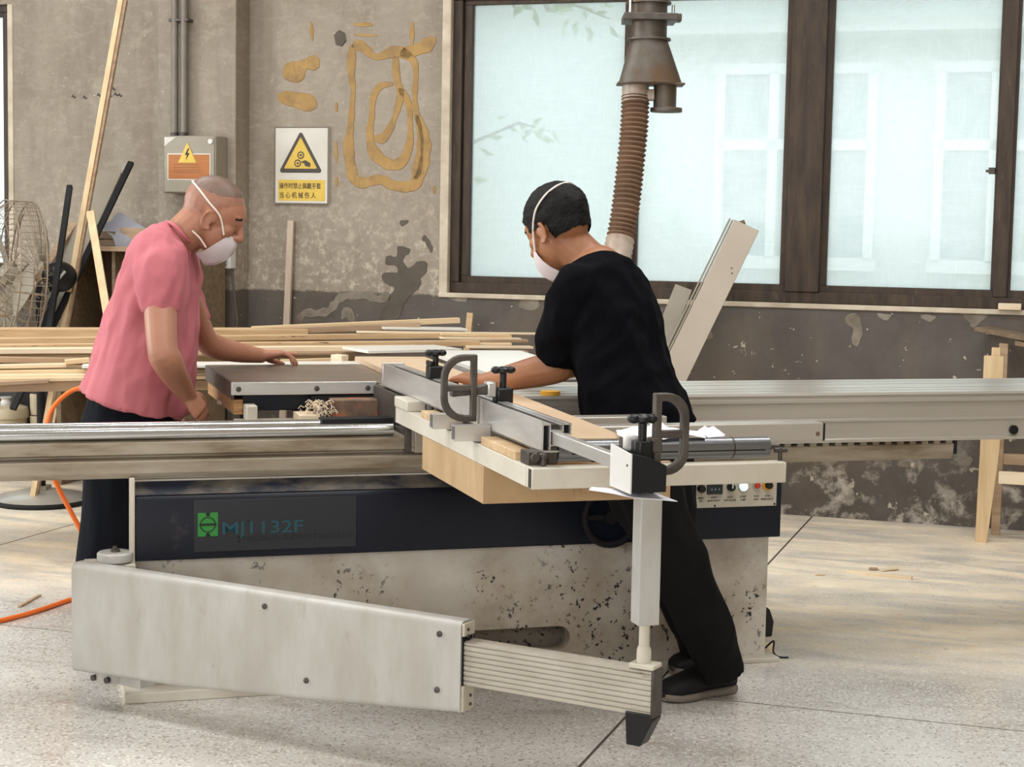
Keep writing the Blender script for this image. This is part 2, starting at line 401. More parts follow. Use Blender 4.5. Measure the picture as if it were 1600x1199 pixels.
def wall_material():
    mt, nt, tc, noi, mix, mth, rng = node_mat('stained_plaster_wall')
    b = nt.nodes['Principled BSDF']; b.inputs['Roughness'].default_value = .88
    sep = nt.nodes.new('ShaderNodeSeparateXYZ'); nt.links.new(tc.outputs['Object'], sep.inputs[0]); z = sep.outputs[2]
    up = mix(noi(1.3, .30, .72, dist=.4), rgb(156,146,132), rgb(140,129,115))
    up = mix(mth('MULTIPLY', noi(1.6, .45, .8, stretch=(3, 3, .35)), .7), up, rgb(112,98,85))          # rain-like runs
    up = mix(mth('MULTIPLY', noi(3.0, .5, .8, dist=.6), .6), up, rgb(120,106,91))
    up = mix(mth('MULTIPLY', noi(11, .5, .75, stretch=(1, 1, 2.4), det=9), .45), up, rgb(176,167,152))
    up = mix(mth('MULTIPLY', noi(16, .55, .75, stretch=(2.4, 1, 1), det=9), .35), up, rgb(112,99,86))
    scr = noi(42, .63, .72, det=8)
    lowband = rng(z, 1.75, 1.1)                                                     # flaking above the dado
    up = mix(mth('MULTIPLY', noi(30, .5, .66, det=8), lowband), up, rgb(186,175,158))
    up = mix(mth('MULTIPLY', noi(6, .55, .8, dist=1.2, det=9), .55), up, rgb(182,172,156))
    up = mix(mth('MULTIPLY', noi(70, .58, .75, det=4), .35), up, rgb(104,92,80))
    up = mix(mth('MULTIPLY', scr, .8), up, rgb(190,180,165))
    lo = mix(noi(2.2, .35, .65), rgb(98,92,87), rgb(82,75,69))
    lo = mix(mth('MULTIPLY', noi(2.2, .48, .75, dist=.8), .7), lo, rgb(116,100,82))
    chip = mth('MAXIMUM', noi(9, .67, .69, det=5, dist=.4), noi(20, .69, .705, det=3))
    lo = mix(chip, lo, rgb(186,176,160))
    salt = mth('MULTIPLY', noi(7, .52, .62, det=9, dist=.3), rng(z, .45, .1))
    lo = mix(salt, lo, rgb(192,184,172))
    lowdark = mth('MULTIPLY', noi(4, .4, .65, dist=.4), rng(z, .5, .1))  # patchy darker tone, stronger towards the foot of the wall
    lo = mix(mth('MULTIPLY', lowdark, .6), lo, rgb(76,68,60))
    edge = mth('ADD', z, mth('MULTIPLY', noi(6, 0, 1, det=8), .05))
    c = mix(rng(edge, 1.038, 1.05), lo, up)
    nt.links.new(c, b.inputs['Base Color'])
    bp = nt.nodes.new('ShaderNodeBump'); bp.inputs['Strength'].default_value = .35; bp.inputs['Distance'].default_value = .006
    h = mth('ADD', noi(14, 0, 1, det=8), mth('MULTIPLY', chip, .3))
    nt.links.new(h, bp.inputs['Height']); nt.links.new(bp.outputs[0], b.inputs['Normal'])
    return mt
WALL = wall_material()

def pane_material():
    mt, nt, tc, noi, mix, mth, rng = node_mat('dusty_window_glass')
    nt.nodes.remove(nt.nodes['Principled BSDF']); out = nt.nodes['Material Output']
    tr = nt.nodes.new('ShaderNodeBsdfTransparent'); tr.inputs[0].default_value = (.94, .98, .985, 1)
    tl = nt.nodes.new('ShaderNodeBsdfTranslucent'); tl.inputs[0].default_value = (.94, .98, .985, 1)
    gl = nt.nodes.new('ShaderNodeBsdfGlossy'); gl.inputs['Roughness'].default_value = .1
    veil = mth('ADD', .40, mth('MULTIPLY', noi(3, .35, .7, dist=1), .12))
    veil = mth('ADD', veil, mth('MULTIPLY', mth('MAXIMUM', noi(26, .5, .75, det=8, stretch=(.25, 1, 2)), noi(26, .5, .75, det=8, stretch=(3, 1, .3))), .07))
    a = nt.nodes.new('ShaderNodeMixShader'); nt.links.new(veil, a.inputs[0]); nt.links.new(tr.outputs[0], a.inputs[1]); nt.links.new(tl.outputs[0], a.inputs[2])
    g = nt.nodes.new('ShaderNodeMixShader'); g.inputs[0].default_value = .02; nt.links.new(a.outputs[0], g.inputs[1]); nt.links.new(gl.outputs[0], g.inputs[2])
    nt.links.new(g.outputs[0], out.inputs[0])
    return mt
PANE = pane_material()
CEIL = M('ceiling_paint', rgb(196,190,178), rgb(176,168,156), 1.0, .9)
HALL = M('hall_wall_paint', rgb(190,178,160), rgb(166,152,134), 1.0, .9)

# ------------------------------------------------------------------ floor: big cast terrazzo slabs with sunk joints (wall frame)
fl = struct('floor', MB().box(-9.2, 4.4, -5.2, 8.186, -.25, -.0015), M('floor_joint_grit', rgb(84,72,60), rgb(66,56,46), 9, .9), 'W', smooth=0)
us = [-9.2, -7.29, -4.204, -1.118, 1.968, 4.4]; ns = [-5.2, -1.3, 1.74, 4.79, 7.84, 8.186]
for i in range(5):
    for j in range(5):
        g = .0045
        part('slab', MB().box(us[i]+g, us[i+1]-g, ns[j]+g, ns[j+1]-g, -.05, 0), FLOOR, fl, smooth=0)

# ------------------------------------------------------------------ back wall with its two window openings (wall frame, face at n = 8.186)
N0, N1 = 8.186, 8.46
W0, W1, ZB, ZT = -3.04, .64, 1.03, 2.56        # main opening
V0, V1 = -7.6, -5.655                          # far left opening
wb = MB()
wb.box(-9.4, 4.6, N0, N1, -.05, ZB).box(-9.4, 4.6, N0, N1, ZT, 4.4)
wb.box(-9.4, V0, N0, N1, ZB, ZT).box(V1, W0, N0, N1, ZB, ZT).box(W1, 4.6, N0, N1, ZB, ZT)
wall = struct('wall_back', wb, WALL, 'W', smooth=0)
struct('column', MB().box(-4.625, -4.165, 8.03, N0 + .05, -.02, 4.3), WALL, 'W', bevel=.006, smooth=30)
struct('wall_left', MB().box(-9.4, -9.2, -5.2, 8.3, -.05, 4.4), HALL, 'W', smooth=0)
struct('wall_right', MB().box(4.4, 4.6, -5.2, 8.3, -.05, 4.4), HALL, 'W', smooth=0)
struct('wall_rear', MB().box(-9.4, 4.6, -5.4, -5.2, -.05, 4.4), HALL, 'W', smooth=0)
struct('ceiling', MB().box(-9.4, 4.6, -5.4, N1, 4.3, 4.5), CEIL, 'W', smooth=0)

# plaster reveal around the main opening, standing a little proud
tr = MB().box(W0-.035, W0+.012, N0-.006, N0+.07, ZB-.01, ZT).box(W0-.035, W1, N0-.012, N0+.07, ZB-.022, ZB+.002)
struct('trim_1', tr, MT['sill'], 'W', bevel=.004)
struct('trim_2', MB().box(V1-.004, V1+.03, N0-.006, N0+.07, ZB-.02, ZT), MT['sill'], 'W', bevel=.004)

def window(idx, a, b, panes, z0, z1):
    fy0, fy1 = N0 + .03, N0 + .11
    fr = MB().box(a, b, fy0, fy1, z0, z0+.055).box(a, b, fy0, fy1, z1-.04, z1).box(a, a+.05, fy0, fy1, z0+.055, z1-.04).box(b-.05, b, fy0, fy1, z0+.055, z1-.04)
    w = struct('window_%d' % idx, fr, MT['frame'], 'W', bevel=.004)
    for k in range(len(panes) - 1):                       # mullions between neighbouring sashes
        p, q = panes[k][1], panes[k+1][0]
        part('mullion', MB().box(p+.03, q-.03, fy0-.012, fy1, z0+.055, z1-.04) if q-p > .1 else MB().box(p+.012, q-.012, fy0, fy1, z0+.055, z1-.04), MT['frame'], w, bevel=.004)
    for (p, q) in panes:
        m_ = .042
        s = MB().box(p-m_, q+m_, fy0+.018, fy1-.012, z0+.05, z0+.088).box(p-m_, q+m_, fy0+.018, fy1-.012, z1-.062, z1-.03)
        s.box(p-m_, p, fy0+.018, fy1-.012, z0+.088, z1-.062).box(q, q+m_, fy0+.018, fy1-.012, z0+.088, z1-.062)
        sash = part('sash', s, MT['frame'], w, bevel=.003)
        part('pane', MB().box(p-.01, q+.01, fy0+.045, fy0+.049, z0+.08, z1-.055), PANE, sash, smooth=0)
    return w
win1 = window(1, W0+.012, W1, [(-2.93,-2.13),(-2.045,-1.325),(-1.10,-.335),(-.245,.545)], ZB+.002, ZT)
part('latch', MB().box(-.365,-.335, N0+.035, N0+.06, 1.66, 1.69).box(-.378,-.365, N0+.04, N0+.055, 1.668, 1.68), MT['dsteel'], win1, bevel=.002)
window(2, V0, V1, [(-7.5,-6.72),(-6.58,-5.725)], ZB+.002, ZT)

# wall damage with outlines of its own: dried glue where a board hung, fallen paint
nW = (0, -1, 0)
def glue(pts, wid):
    q = catm(pts, 6); w_ = [wid[i % len(wid)] for i in range(len(pts))]
    ww = []
    for i in range(len(q)):
        t = i/6; a = int(t); b = min(a+1, len(w_)-1); s = w_[a] + (w_[b]-w_[a])*(t-a)
        ends = min(i, len(q)-1-i); s *= min(1, .45 + .2*ends)
        ww.append(s*(1 + .35*noise.noise(q[i]*22)))
    part('dried_glue', MB().ribbon(q, ww, nW, .003), MT['glue'], wall, smooth=0)
glue([(-3.576, 8.186, 2.303), (-3.578, 8.186, 2.155), (-3.566, 8.186, 2.073), (-3.573, 8.186, 1.981), (-3.579, 8.186, 1.888), (-3.589, 8.186, 1.795), (-3.581, 8.186, 1.703), (-3.558, 8.186, 1.620), (-3.510, 8.186, 1.590), (-3.410, 8.186, 1.608), (-3.334, 8.186, 1.579), (-3.234, 8.186, 1.576), (-3.185, 8.186, 1.636), (-3.162, 8.186, 1.727), (-3.160, 8.186, 1.796), (-3.178, 8.186, 1.874), (-3.215, 8.186, 1.956), (-3.223, 8.186, 2.047), (-3.218, 8.186, 2.151), (-3.233, 8.186, 2.216), (-3.293, 8.186, 2.259), (-3.357, 8.186, 2.260), (-3.442, 8.186, 2.239), (-3.518, 8.186, 2.292), (-3.576, 8.186, 2.303)],
     [.05, .035, .03, .034, .036, .05, .06, .05, .06, .04, .05, .06, .05, .05, .06, .045, .03, .028, .03, .036, .05, .06, .03, .05, .04])
glue([(-3.307, 8.186, 2.250), (-3.219, 8.186, 2.271), (-3.157, 8.186, 2.296), (-3.119, 8.186, 2.334)], [.05, .06, .07, .03])
glue([(-3.332, 8.186, 2.240), (-3.328, 8.186, 2.169), (-3.316, 8.186, 2.097), (-3.301, 8.186, 2.054), (-3.314, 8.186, 1.989), (-3.335, 8.186, 1.924), (-3.366, 8.186, 1.858), (-3.401, 8.186, 1.819), (-3.445, 8.186, 1.829)], [.04, .036, .036, .04, .036, .03, .04, .05, .03])
glue([(-3.344, 8.186, 2.100), (-3.416, 8.186, 2.088), (-3.454, 8.186, 2.026), (-3.460, 8.186, 1.934), (-3.470, 8.186, 1.842), (-3.447, 8.186, 1.749), (-3.360, 8.186, 1.687), (-3.286, 8.186, 1.704), (-3.248, 8.186, 1.796), (-3.246, 8.186, 1.910), (-3.262, 8.186, 2.012), (-3.309, 8.186, 2.077)],
     [.03, .036, .036, .03, .034, .06, .06, .05, .036, .03, .036, .03])
glue([(-3.208, 8.186, 1.940), (-3.188, 8.186, 1.825), (-3.194, 8.186, 1.711), (-3.217, 8.186, 1.613)], [.03, .03, .05, .06])
glue([(-3.967, 8.186, 2.176), (-3.896, 8.186, 2.169), (-3.838, 8.186, 2.208), (-3.760, 8.186, 2.210)], [.10, .11, .06, .07])
glue([(-3.999, 8.186, 2.040), (-3.914, 8.186, 2.026), (-3.836, 8.186, 2.009), (-3.773, 8.186, 1.988)], [.05, .07, .10, .05])
glue([(-3.810, 8.186, 2.426), (-3.802, 8.186, 2.326)], [.018]); glue([(-3.570, 8.186, 2.408), (-3.459, 8.186, 2.402)], [.022]); glue([(-3.242, 8.186, 2.414), (-3.241, 8.186, 2.291)], [.022])
glue([(-3.660, 8.186, 2.007), (-3.660, 8.186, 1.958)], [.016]); glue([(-3.662, 8.186, 1.802), (-3.657, 8.186, 1.692)], [.016]); glue([(-3.656, 8.186, 1.622), (-3.656, 8.186, 1.569)], [.016]); glue([(-3.107, 8.186, 1.581), (-3.110, 8.186, 1.538)], [.02])
glue([(-3.569, 8.186, 2.355), (-3.505, 8.186, 2.351), (-3.426, 8.186, 2.346)], [.01, .014, .008])
part('glue_knot', MB().ribbon([(-3.671, 8.186, 2.331), (-3.642, 8.186, 2.337), (-3.613, 8.186, 2.343)], [.05, .08, .04], nW, .006), MT['peel'], wall, smooth=0)
def plate(name, pts, mat, lift=.003):
    pts = catm(pts, 4, True); pts = [p + Vector((noise.noise(p*40), 0, noise.noise(p*40 + Vector((9,9,9)))))*.007 for p in pts]
    n = len(pts); mb = MB(); mb.v = [p + Vector((0, -lift, 0)) for p in pts] + pts
    mb.f = [tuple(range(n))] + [(i, (i+1) % n, n + (i+1) % n, n + i) for i in range(n)]
    return part(name, mb, mat, wall, smooth=0)
plate('fallen_paint', [(-3.308, 8.186, 1.261), (-3.240, 8.186, 1.256), (-3.244, 8.186, 1.230), (-3.268, 8.186, 1.216), (-3.275, 8.186, 1.183), (-3.246, 8.186, 1.157), (-3.211, 8.186, 1.171), (-3.197, 8.186, 1.188), (-3.147, 8.186, 1.189), (-3.143, 8.186, 1.139), (-3.174, 8.186, 1.105), (-3.181, 8.186, 1.059), (-3.237, 8.186, 1.004), (-3.272, 8.186, 0.957), (-3.300, 8.186, 0.889), (-3.400, 8.186, 0.869), (-3.380, 8.186, 0.946), (-3.337, 8.186, 1.015), (-3.327, 8.186, 1.052), (-3.381, 8.186, 1.077), (-3.396, 8.186, 1.113), (-3.375, 8.186, 1.127), (-3.310, 8.186, 1.129), (-3.314, 8.186, 1.162), (-3.368, 8.186, 1.170), (-3.376, 8.186, 1.207), (-3.354, 8.186, 1.214), (-3.318, 8.186, 1.208), (-3.304, 8.186, 1.228)], MT['peel'])
part('lime_scar', MB().ribbon(catm([(-3.867, 8.186, 0.863), (-3.834, 8.186, 0.898), (-3.764, 8.186, 0.901), (-3.697, 8.186, 0.916), (-3.661, 8.186, 0.951), (-3.624, 8.186, 0.989), (-3.555, 8.186, 1.002), (-3.471, 8.186, 1.001), (-3.409, 8.186, 0.986), (-3.345, 8.186, 1.008)], 6), [.04, .045, .05, .04, .036, .03, .034], nW, .003), MT['peel2'], wall, smooth=0)
plate('fallen_paint', [(-3.156, 8.186, 1.324), (-3.127, 8.186, 1.292), (-3.109, 8.186, 1.252), (-3.127, 8.186, 1.239), (-3.148, 8.186, 1.285), (-3.170, 8.186, 1.301)], MT['peel'])
plate('fallen_paint', [(-3.296, 8.186, 1.394), (-3.250, 8.186, 1.401), (-3.256, 8.186, 1.382), (-3.285, 8.186, 1.371)], MT['peel'])
for q in ([(-2.625, 8.186, 1.009), (-2.547, 8.186, 1.012), (-2.532, 8.186, 0.973), (-2.580, 8.186, 0.952), (-2.635, 8.186, 0.970)], [(-0.992, 8.186, 0.975), (-0.938, 8.186, 0.992), (-0.911, 8.186, 0.917), (-0.932, 8.186, 0.839), (-0.963, 8.186, 0.853), (-0.953, 8.186, 0.915), (-0.984, 8.186, 0.936)],
          [(-0.465, 8.186, 1.017), (-0.400, 8.186, 1.004), (-0.334, 8.186, 1.012), (-0.376, 8.186, 0.966), (-0.409, 8.186, 0.944), (-0.428, 8.186, 0.979)], [(-3.609, 8.186, 0.939), (-3.561, 8.186, 0.921), (-3.539, 8.186, 0.874), (-3.575, 8.186, 0.866), (-3.597, 8.186, 0.886), (-3.623, 8.186, 0.878)],
          [(-3.035, 8.186, 1.010), (-2.926, 8.186, 1.010), (-2.933, 8.186, 0.987), (-2.982, 8.186, 0.992)], [(-1.696, 8.186, 0.873), (-1.648, 8.186, 0.881), (-1.634, 8.186, 0.850), (-1.685, 8.186, 0.842)], [(-0.640, 8.186, 0.996), (-0.575, 8.186, 0.992), (-0.594, 8.186, 0.967), (-0.627, 8.186, 0.972)],
          [(-0.848, 8.186, 0.995), (-0.782, 8.186, 0.991), (-0.793, 8.186, 0.967), (-0.829, 8.186, 0.972)], [(-0.436, 8.186, 0.325), (-0.378, 8.186, 0.329), (-0.399, 8.186, 0.270), (-0.423, 8.186, 0.289)], [(-0.725, 8.186, 0.290), (-0.672, 8.186, 0.299), (-0.665, 8.186, 0.272), (-0.712, 8.186, 0.266)]):
    plate('lime_patch', q, MT['peel2'], .002)

for k, (mx, mz) in enumerate(((-5.09, 2.052), (-5.055, 2.06), (-5.02, 2.05), (-4.985, 2.055), (-4.96, 2.05), (-5.25, 2.045), (-5.18, 2.04), (-5.0, 2.085))):
    part('pencil_mark', MB().ribbon([(mx, 8.186, mz), (mx+.008, 8.186, mz+.010), (mx+.018, 8.186, mz-.004), (mx+.026, 8.186, mz+.003)], [.006, .010, .007], nW, .0015), MT['ink'], wall, smooth=0)

# ------------------------------------------------------------------ outside: pale neighbouring house, ground and a few leafy branches
HN = 13.2
hs = thing('neighbour_house', 'pale plastered house seen through the dusty window panes', 'house', 'W', (-.5, HN, -.2))
part('wall', MB().box(-9, 8, HN, HN+.3, -.2, 6.5), MT['houseplaster'], hs, smooth=0)
part('plinth', MB().box(-9, 8, HN-.06, HN, -.2, .62), MT['ground'], hs, smooth=0)
def house_window(u0, u1, z0, z1, zt, vs):
    w = part('window', MB().box(u0, u1, HN-.04, HN, z0, z1), MT['houseglass'], hs, smooth=0)
    f = MB().box(u0-.06, u1+.06, HN-.07, HN-.03, z1-.02, z1+.06).box(u0-.06, u1+.06, HN-.07, HN-.03, z0-.08, z0+.02).box(u0, u1, HN-.07, HN-.03, zt-.04, zt+.04)
    for x in [u0, u1] + vs: f.box(x-.035, x+.035, HN-.07, HN-.03, z0, z1)
    part('window_frame', f, MT['houseframe'], w, smooth=0)
house_window(-.95, .38, 1.18, 2.62, 2.06, [-.55, .02])
house_window(-2.62, -1.45, 1.18, 2.62, 2.06, [-2.2])
house_window(-6.4, -5.1, 1.18, 2.62, 2.06, [-5.7])
part('eaves', MB().box(-3.4, .75, HN-.35, HN, 2.88, 2.98), MT['houseframe'], hs, smooth=0)
gd = struct('yard_ground', MB().box(-12, 9, 8.46, 40, -.3, -.15), MT['ground'], 'W', smooth=0)
def branch(name, label, start, path, nleaf, spread, seed):
    rnd = random.Random(seed)
    t = thing(name, label, 'branch', 'W', start, 'leafy branches outside the window')
    pts = [Vector(start)] + [Vector(p) for p in path]
    part('stem', MB().tube(pts, [.018 - .014*i/(len(pts)-1) for i in range(len(pts))], 6), MT['bark'], t)
    mb = MB()
    for k in range(nleaf):
        i = rnd.randrange(1, len(pts)); p = pts[i].lerp(pts[i-1], rnd.random()) + Vector((rnd.gauss(0, spread), rnd.gauss(0, spread), rnd.gauss(0, spread)))
        d = Vector((rnd.gauss(0, 1), rnd.gauss(0, .6), rnd.gauss(-.6, .6))).normalized(); s = d.cross(Vector((rnd.random(), 1, rnd.random()))).normalized()
        l = rnd.uniform(.07, .12); n_ = d.cross(s) * .012
        mb.add([p, p + d*l*.5 + s*l*.24 + n_, p + d*l, p + d*l*.5 - s*l*.24 + n_], [(0, 1, 2), (0, 2, 3)])
    o = part('leaves', mb, MT['leaf'], t, smooth=0); o['kind'] = 'stuff'
    return t
branch('leafy_branch', 'leafy branch hanging at the top right behind the right-hand panes', (.75, 9.6, 3.2), [(.4, 9.5, 2.95), (.05, 9.4, 2.66), (-.12, 9.4, 2.5)], 46, .07, 3)
branch('leafy_branch', 'small green twig behind the leftmost large pane', (-3.9, 9.8, 1.7), [(-3.5, 9.7, 1.86), (-3.15, 9.7, 2.0), (-2.95, 9.7, 1.95)], 30, .07, 4)
branch('leafy_branch', 'leafy branch across the top left of the leftmost large pane', (-3.8, 9.8, 3.1), [(-3.3, 9.7, 2.85), (-2.9, 9.7, 2.72), (-2.6, 9.7, 2.6)], 50, .09, 5)

# ================================================================== the panel saw (saw frame)
saw = thing('panel_saw', 'navy and cream sliding panel saw with its support arm swung out', 'saw', 'S', (1.36, 5.2, 0))
def seg_arc(cx, cz, r, a0, a1, n=8): return [(cx + r*math.cos(a0 + (a1-a0)*i/n), cz + r*math.sin(a0 + (a1-a0)*i/n)) for i in range(n+1)]
# base: front plate with the long rounded slot, then the box behind it
BF = 4.85
fp = [(.366, .012), (2.355, .012), (2.355, .63), (.366, .63)]
slot = [(.75, .07)] + seg_arc(1.655, .105, .037, -PI/2, PI/2, 10) + [(.75, .142)]
bm = bmesh.new()
def loop_edges(pts):
    vs = [bm.verts.new((p[0], BF, p[1])) for p in pts]
    return [bm.edges.new((vs[i], vs[(i+1) % len(vs)])) for i in range(len(vs))]
ee = loop_edges(fp) + loop_edges(slot)
bmesh.ops.triangle_fill(bm, use_beauty=True, edges=ee)
ext = bmesh.ops.extrude_face_region(bm, geom=bm.faces[:])
bmesh.ops.translate(bm, vec=(0, .05, 0), verts=[g for g in ext['geom'] if isinstance(g, bmesh.types.BMVert)])
bmesh.ops.recalc_face_normals(bm, faces=bm.faces[:])
me = bpy.data.meshes.new('base_front'); bm.to_mesh(me); bm.free()
body = part('base_body', MB().box(.62, 2.355, 5.0, 5.78, .012, .63).box(.62, .66, 4.9, 5.0, .012, .63).box(2.31, 2.355, 4.9, 5.0, .012, .63), MT['base'], saw, bevel=.004)
part('base_front', me, MT['base'], saw, smooth=30)
part('floor_skid', MB().box(1.85, 2.385, 4.80, 5.7, 0, .014), MT['cream'], saw, bevel=.003)
part('floor_skid', MB().box(.34, .9, 4.78, 5.7, 0, .03), MT['cream'], saw, bevel=.003)
# navy front cover with its sloped dusty shoulder
prof = [(4.80, .404), (4.80, .572), (4.812, .59), (4.862, .632), (4.862, .404)]
part('front_cover', MB().prism(prof[:3] + [(4.862, .59), (4.862, .404)], (.372, 0, 0), (0,1,0), (0,0,1), (2.0, 0, 0)), MT['navy'], saw, bevel=.004)
part('cover_shoulder', MB().prism([(4.812, .5902), (4.8605, .634), (4.875, .634), (4.875, .5902)], (.372, 0, 0), (0,1,0), (0,0,1), (2.0, 0, 0)), MT['navy_dust'], saw, bevel=.002)
part('cover_lip', MB().box(.358, 2.375, 4.835, 4.9, .634, .643), MT['cream'], saw, bevel=.002)
part('cover_edge', MB().box(.356, .3715, 4.795, 4.812, .396, .643).box(.235, .3715, 4.765, 4.87, .388, .404), MT['cream'], saw, bevel=.004)
# name plate
npl = part('name_plate', MB().box(.535, 1.005, 4.7975, 4.80, .425, .574), M('plate_navy', rgb(36,38,44), None, 4, .45, bump=.02), saw, bevel=.001)
part('logo', MB().box(.546, .603, 4.7955, 4.7975, .47, .538), MT['green'], npl)
part('logo_notch', MB().prism([(.568,.538),(.582,.538),(.579,.528),(.571,.528)], (0,4.7945,0), (1,0,0), (0,0,1), (0,.001,0)), MT['inkdark'], npl)
part('logo_notch', MB().prism([(.568,.47),(.582,.47),(.579,.48),(.571,.48)], (0,4.7945,0), (1,0,0), (0,0,1), (0,.001,0)), MT['inkdark'], npl)
part('logo_ring', MB().tube([(.5745 + .021*math.cos(i*PI/12), 4.795, .504 + .021*math.sin(i*PI/12)) for i in range(25)], .0016, 6).box(.550,.599,4.7942,4.795,.501,.507), MT['inkdark'], npl)
part('lettering', text_mesh('MJ1132F', .050, .612, 4.7972, .474, bold=.0003, sx=1.36), MT['teal'], npl, smooth=0)
part('lettering', text_mesh('PRECISION SLIDING TABLE SAW', .022, .672, 4.7972, .452, bold=.0001, sx=1.02), MT['inkdark'], npl, smooth=0)
for q in ((.658,.667,.448,.455), (.658,.667,.459,.470), (.686,.695,.506,.512)): part('lettering_bar', MB().box(q[0],q[1],4.7965,4.7975,q[2],q[3]), MT['inkdark'], npl)
# hand wheel on the cover
hw = part('handwheel', MB().tube([(1.79 + .085*math.cos(i*PI/16), 4.775, .49 + .085*math.sin(i*PI/16)) for i in range(33)], .011, 8).cyl((1.79,4.80,.49),(1.79,4.765,.49),.022).box(1.71,1.87,4.772,4.78,.483,.497), MT['blackm'], saw)
# control panel
cp = part('control_panel', MB().box(2.078, 2.352, 4.796, 4.80, .505, .60), MT['plate'], saw, bevel=.001)
def knob(x, z, r, mat, name, h=.018):
    return part(name, MB().lathe([(r, 0), (r*1.02, h*.6), (r*.85, h), (0, h)], (x, 4.796, z), (0,-1,0), 20), mat, cp)
kx = [(1081,766),(1133,762),(1156,762),(1179,761),(1198,762)]
knob(2.092, .567, .0125, MT['black'], 'dial')
part('meter', MB().box(2.112, 2.164, 4.788, 4.796, .548, .582), MT['screen'], cp, bevel=.002)
DIG = M('digits', rgb(150,176,186), None, 4, .5, bump=.01)
for x in (2.124, 2.136, 2.149): part('meter_digit', MB().box(x,x+.004,4.7872,4.788,.562,.566), DIG, cp)
knob(2.192, .569, .0125, MT['black'], 'dial')
part('dial_pointer', MB().box(2.190,2.194,4.776,4.778,.567,.581), MT['white'], cp)
knob(2.236, .570, .0140, MT['lamp'], 'indicator_lamp', .012)
part('lamp_ring', MB().tube([(2.236 + .0152*math.cos(i*PI/12), 4.794, .570 + .0152*math.sin(i*PI/12)) for i in range(25)], .0022, 6), MT['steel'], cp)
knob(2.282, .572, .0105, MT['red'], 'push_button', .012)
part('button_ring', MB().lathe([(.0135,0),(.0135,.006),(0,.006)], (2.282,4.796,.572), (0,-1,0), 20), MT['alu'], cp)
part('stop_ring', MB().lathe([(.019,0),(.018,.004),(0,.004)], (2.320,4.796,.572), (0,-1,0), 24), MT['yellow'], cp)
knob(2.320, .572, .0115, MT['black'], 'stop_button', .02)
for x, t in ((2.093,'MAIN\nON'), (2.138,'SPEED\nMAIN SHAFT'), (2.192,'LIGHT\nSAW BLADE'), (2.237,'START\nLAMP'), (2.282,'STOP\nSAW'), (2.320,'STOP\nEMERGENCY')):
    for li, tx_ in enumerate(t.split('\n')): part('lettering', text_mesh(tx_, .0085, x, 4.7958, .534 - li*.0095, bold=.0001, align='CENTER', sx=.9), MT['ink'], cp, smooth=0)
for x in (2.141, 2.345): part('panel_screw', MB().cyl((x,4.796,.511),(x,4.793,.511),.003), MT['black'], cp)

# rail the carriage runs on
R0, R1 = -.7, 2.984
rp = [(4.815, .639), (4.802, .655), (4.80, .690), (4.822, .6985), (4.822, .7035), (4.80, .708), (4.80, .742), (4.812, .748), (5.03, .748), (5.03, .639)]
rail = part('rail_beam', MB().prism(rp, (R0, 0, 0), (0,1,0), (0,0,1), (R1-R0, 0, 0)), MT['alu_dull'], saw, bevel=.002)
part('guide_bar', MB().cyl((R0, 4.818, .766), (1.115, 4.818, .766), .0175), MT['steel'], rail)
part('guide_bar', MB().cyl((R0, 4.985, .764), (.93, 4.985, .764), .016), MT['steel'], rail)
part('guide_bed', MB().box(R0, 1.12, 4.842, 4.965, .748, .764), MT['alu'], rail, bevel=.002)
part('guide_cover', MB().box(.93, 1.19, 4.95, 5.01, .748, .784), MT['blackm'], rail, bevel=.002)
part('rail_end_cap', MB().box(R1-.002, R1+.012, 4.80, 5.03, .655, .70), MT['blackm'], rail, bevel=.003)
rk = MB()
for i in range(22): rk.box(2.02 + i*.0445, 2.042 + i*.0445, 4.80, 4.81, .6905, .703)
part('rack', rk, MT['alu_dull'], rail)['kind'] = 'stuff'
part('rack_slot', MB().box(1.9, R1, 4.812, 4.82, .688, .703), MT['blackm'], rail)

# sliding carriage, pushed to the right
C0, C1 = 1.165, 4.36
cf = [(4.79,.702),(4.786,.712),(4.790,.716),(4.790,.766),(4.784,.770),(4.784,.776),(4.790,.781),(4.790,.825),(4.780,.832),(4.780,.842),(4.786,.846),(4.786,.850),(4.781,.854),(4.786,.862)]
for y in (4.85, 4.93, 5.06, 5.15): cf += [(y, .862), (y+.002, .856), (y+.010, .856), (y+.012, .862)]
cf += [(5.235, .862), (5.235, .80), (5.04, .80), (5.04, .702)]
car = part('carriage', MB().prism(cf, (C0, 0, 0), (0,1,0), (0,0,1), (C1-C0, 0, 0)), MT['alu_paint'], saw, smooth=25)
part('carriage_plug', MB().cyl((3.195, 4.79, .733), (3.195, 4.782, .733), .0155), MT['black'], car)
ce = MB().box(C0-.018, C0, 4.785, 4.86, .70, .855).box(C0-.018, C0, 4.93, 5.235, .76, .86).box(C0-.018, C0, 4.86, 4.93, .70, .765).box(C0-.018, C0, 4.86, 4.93, .835, .86)
part('carriage_end_plate', ce, MT['cast'], car, bevel=.003)
part('carriage_hole', MB().box(C0-.004, C0-.001, 4.86, 4.93, .765, .835), MT['blackm'], car)
part('joint_plate', MB().box(1.172, 1.235, 4.772, 4.786, .70, .79), MT['alu_dull'], car, bevel=.002)

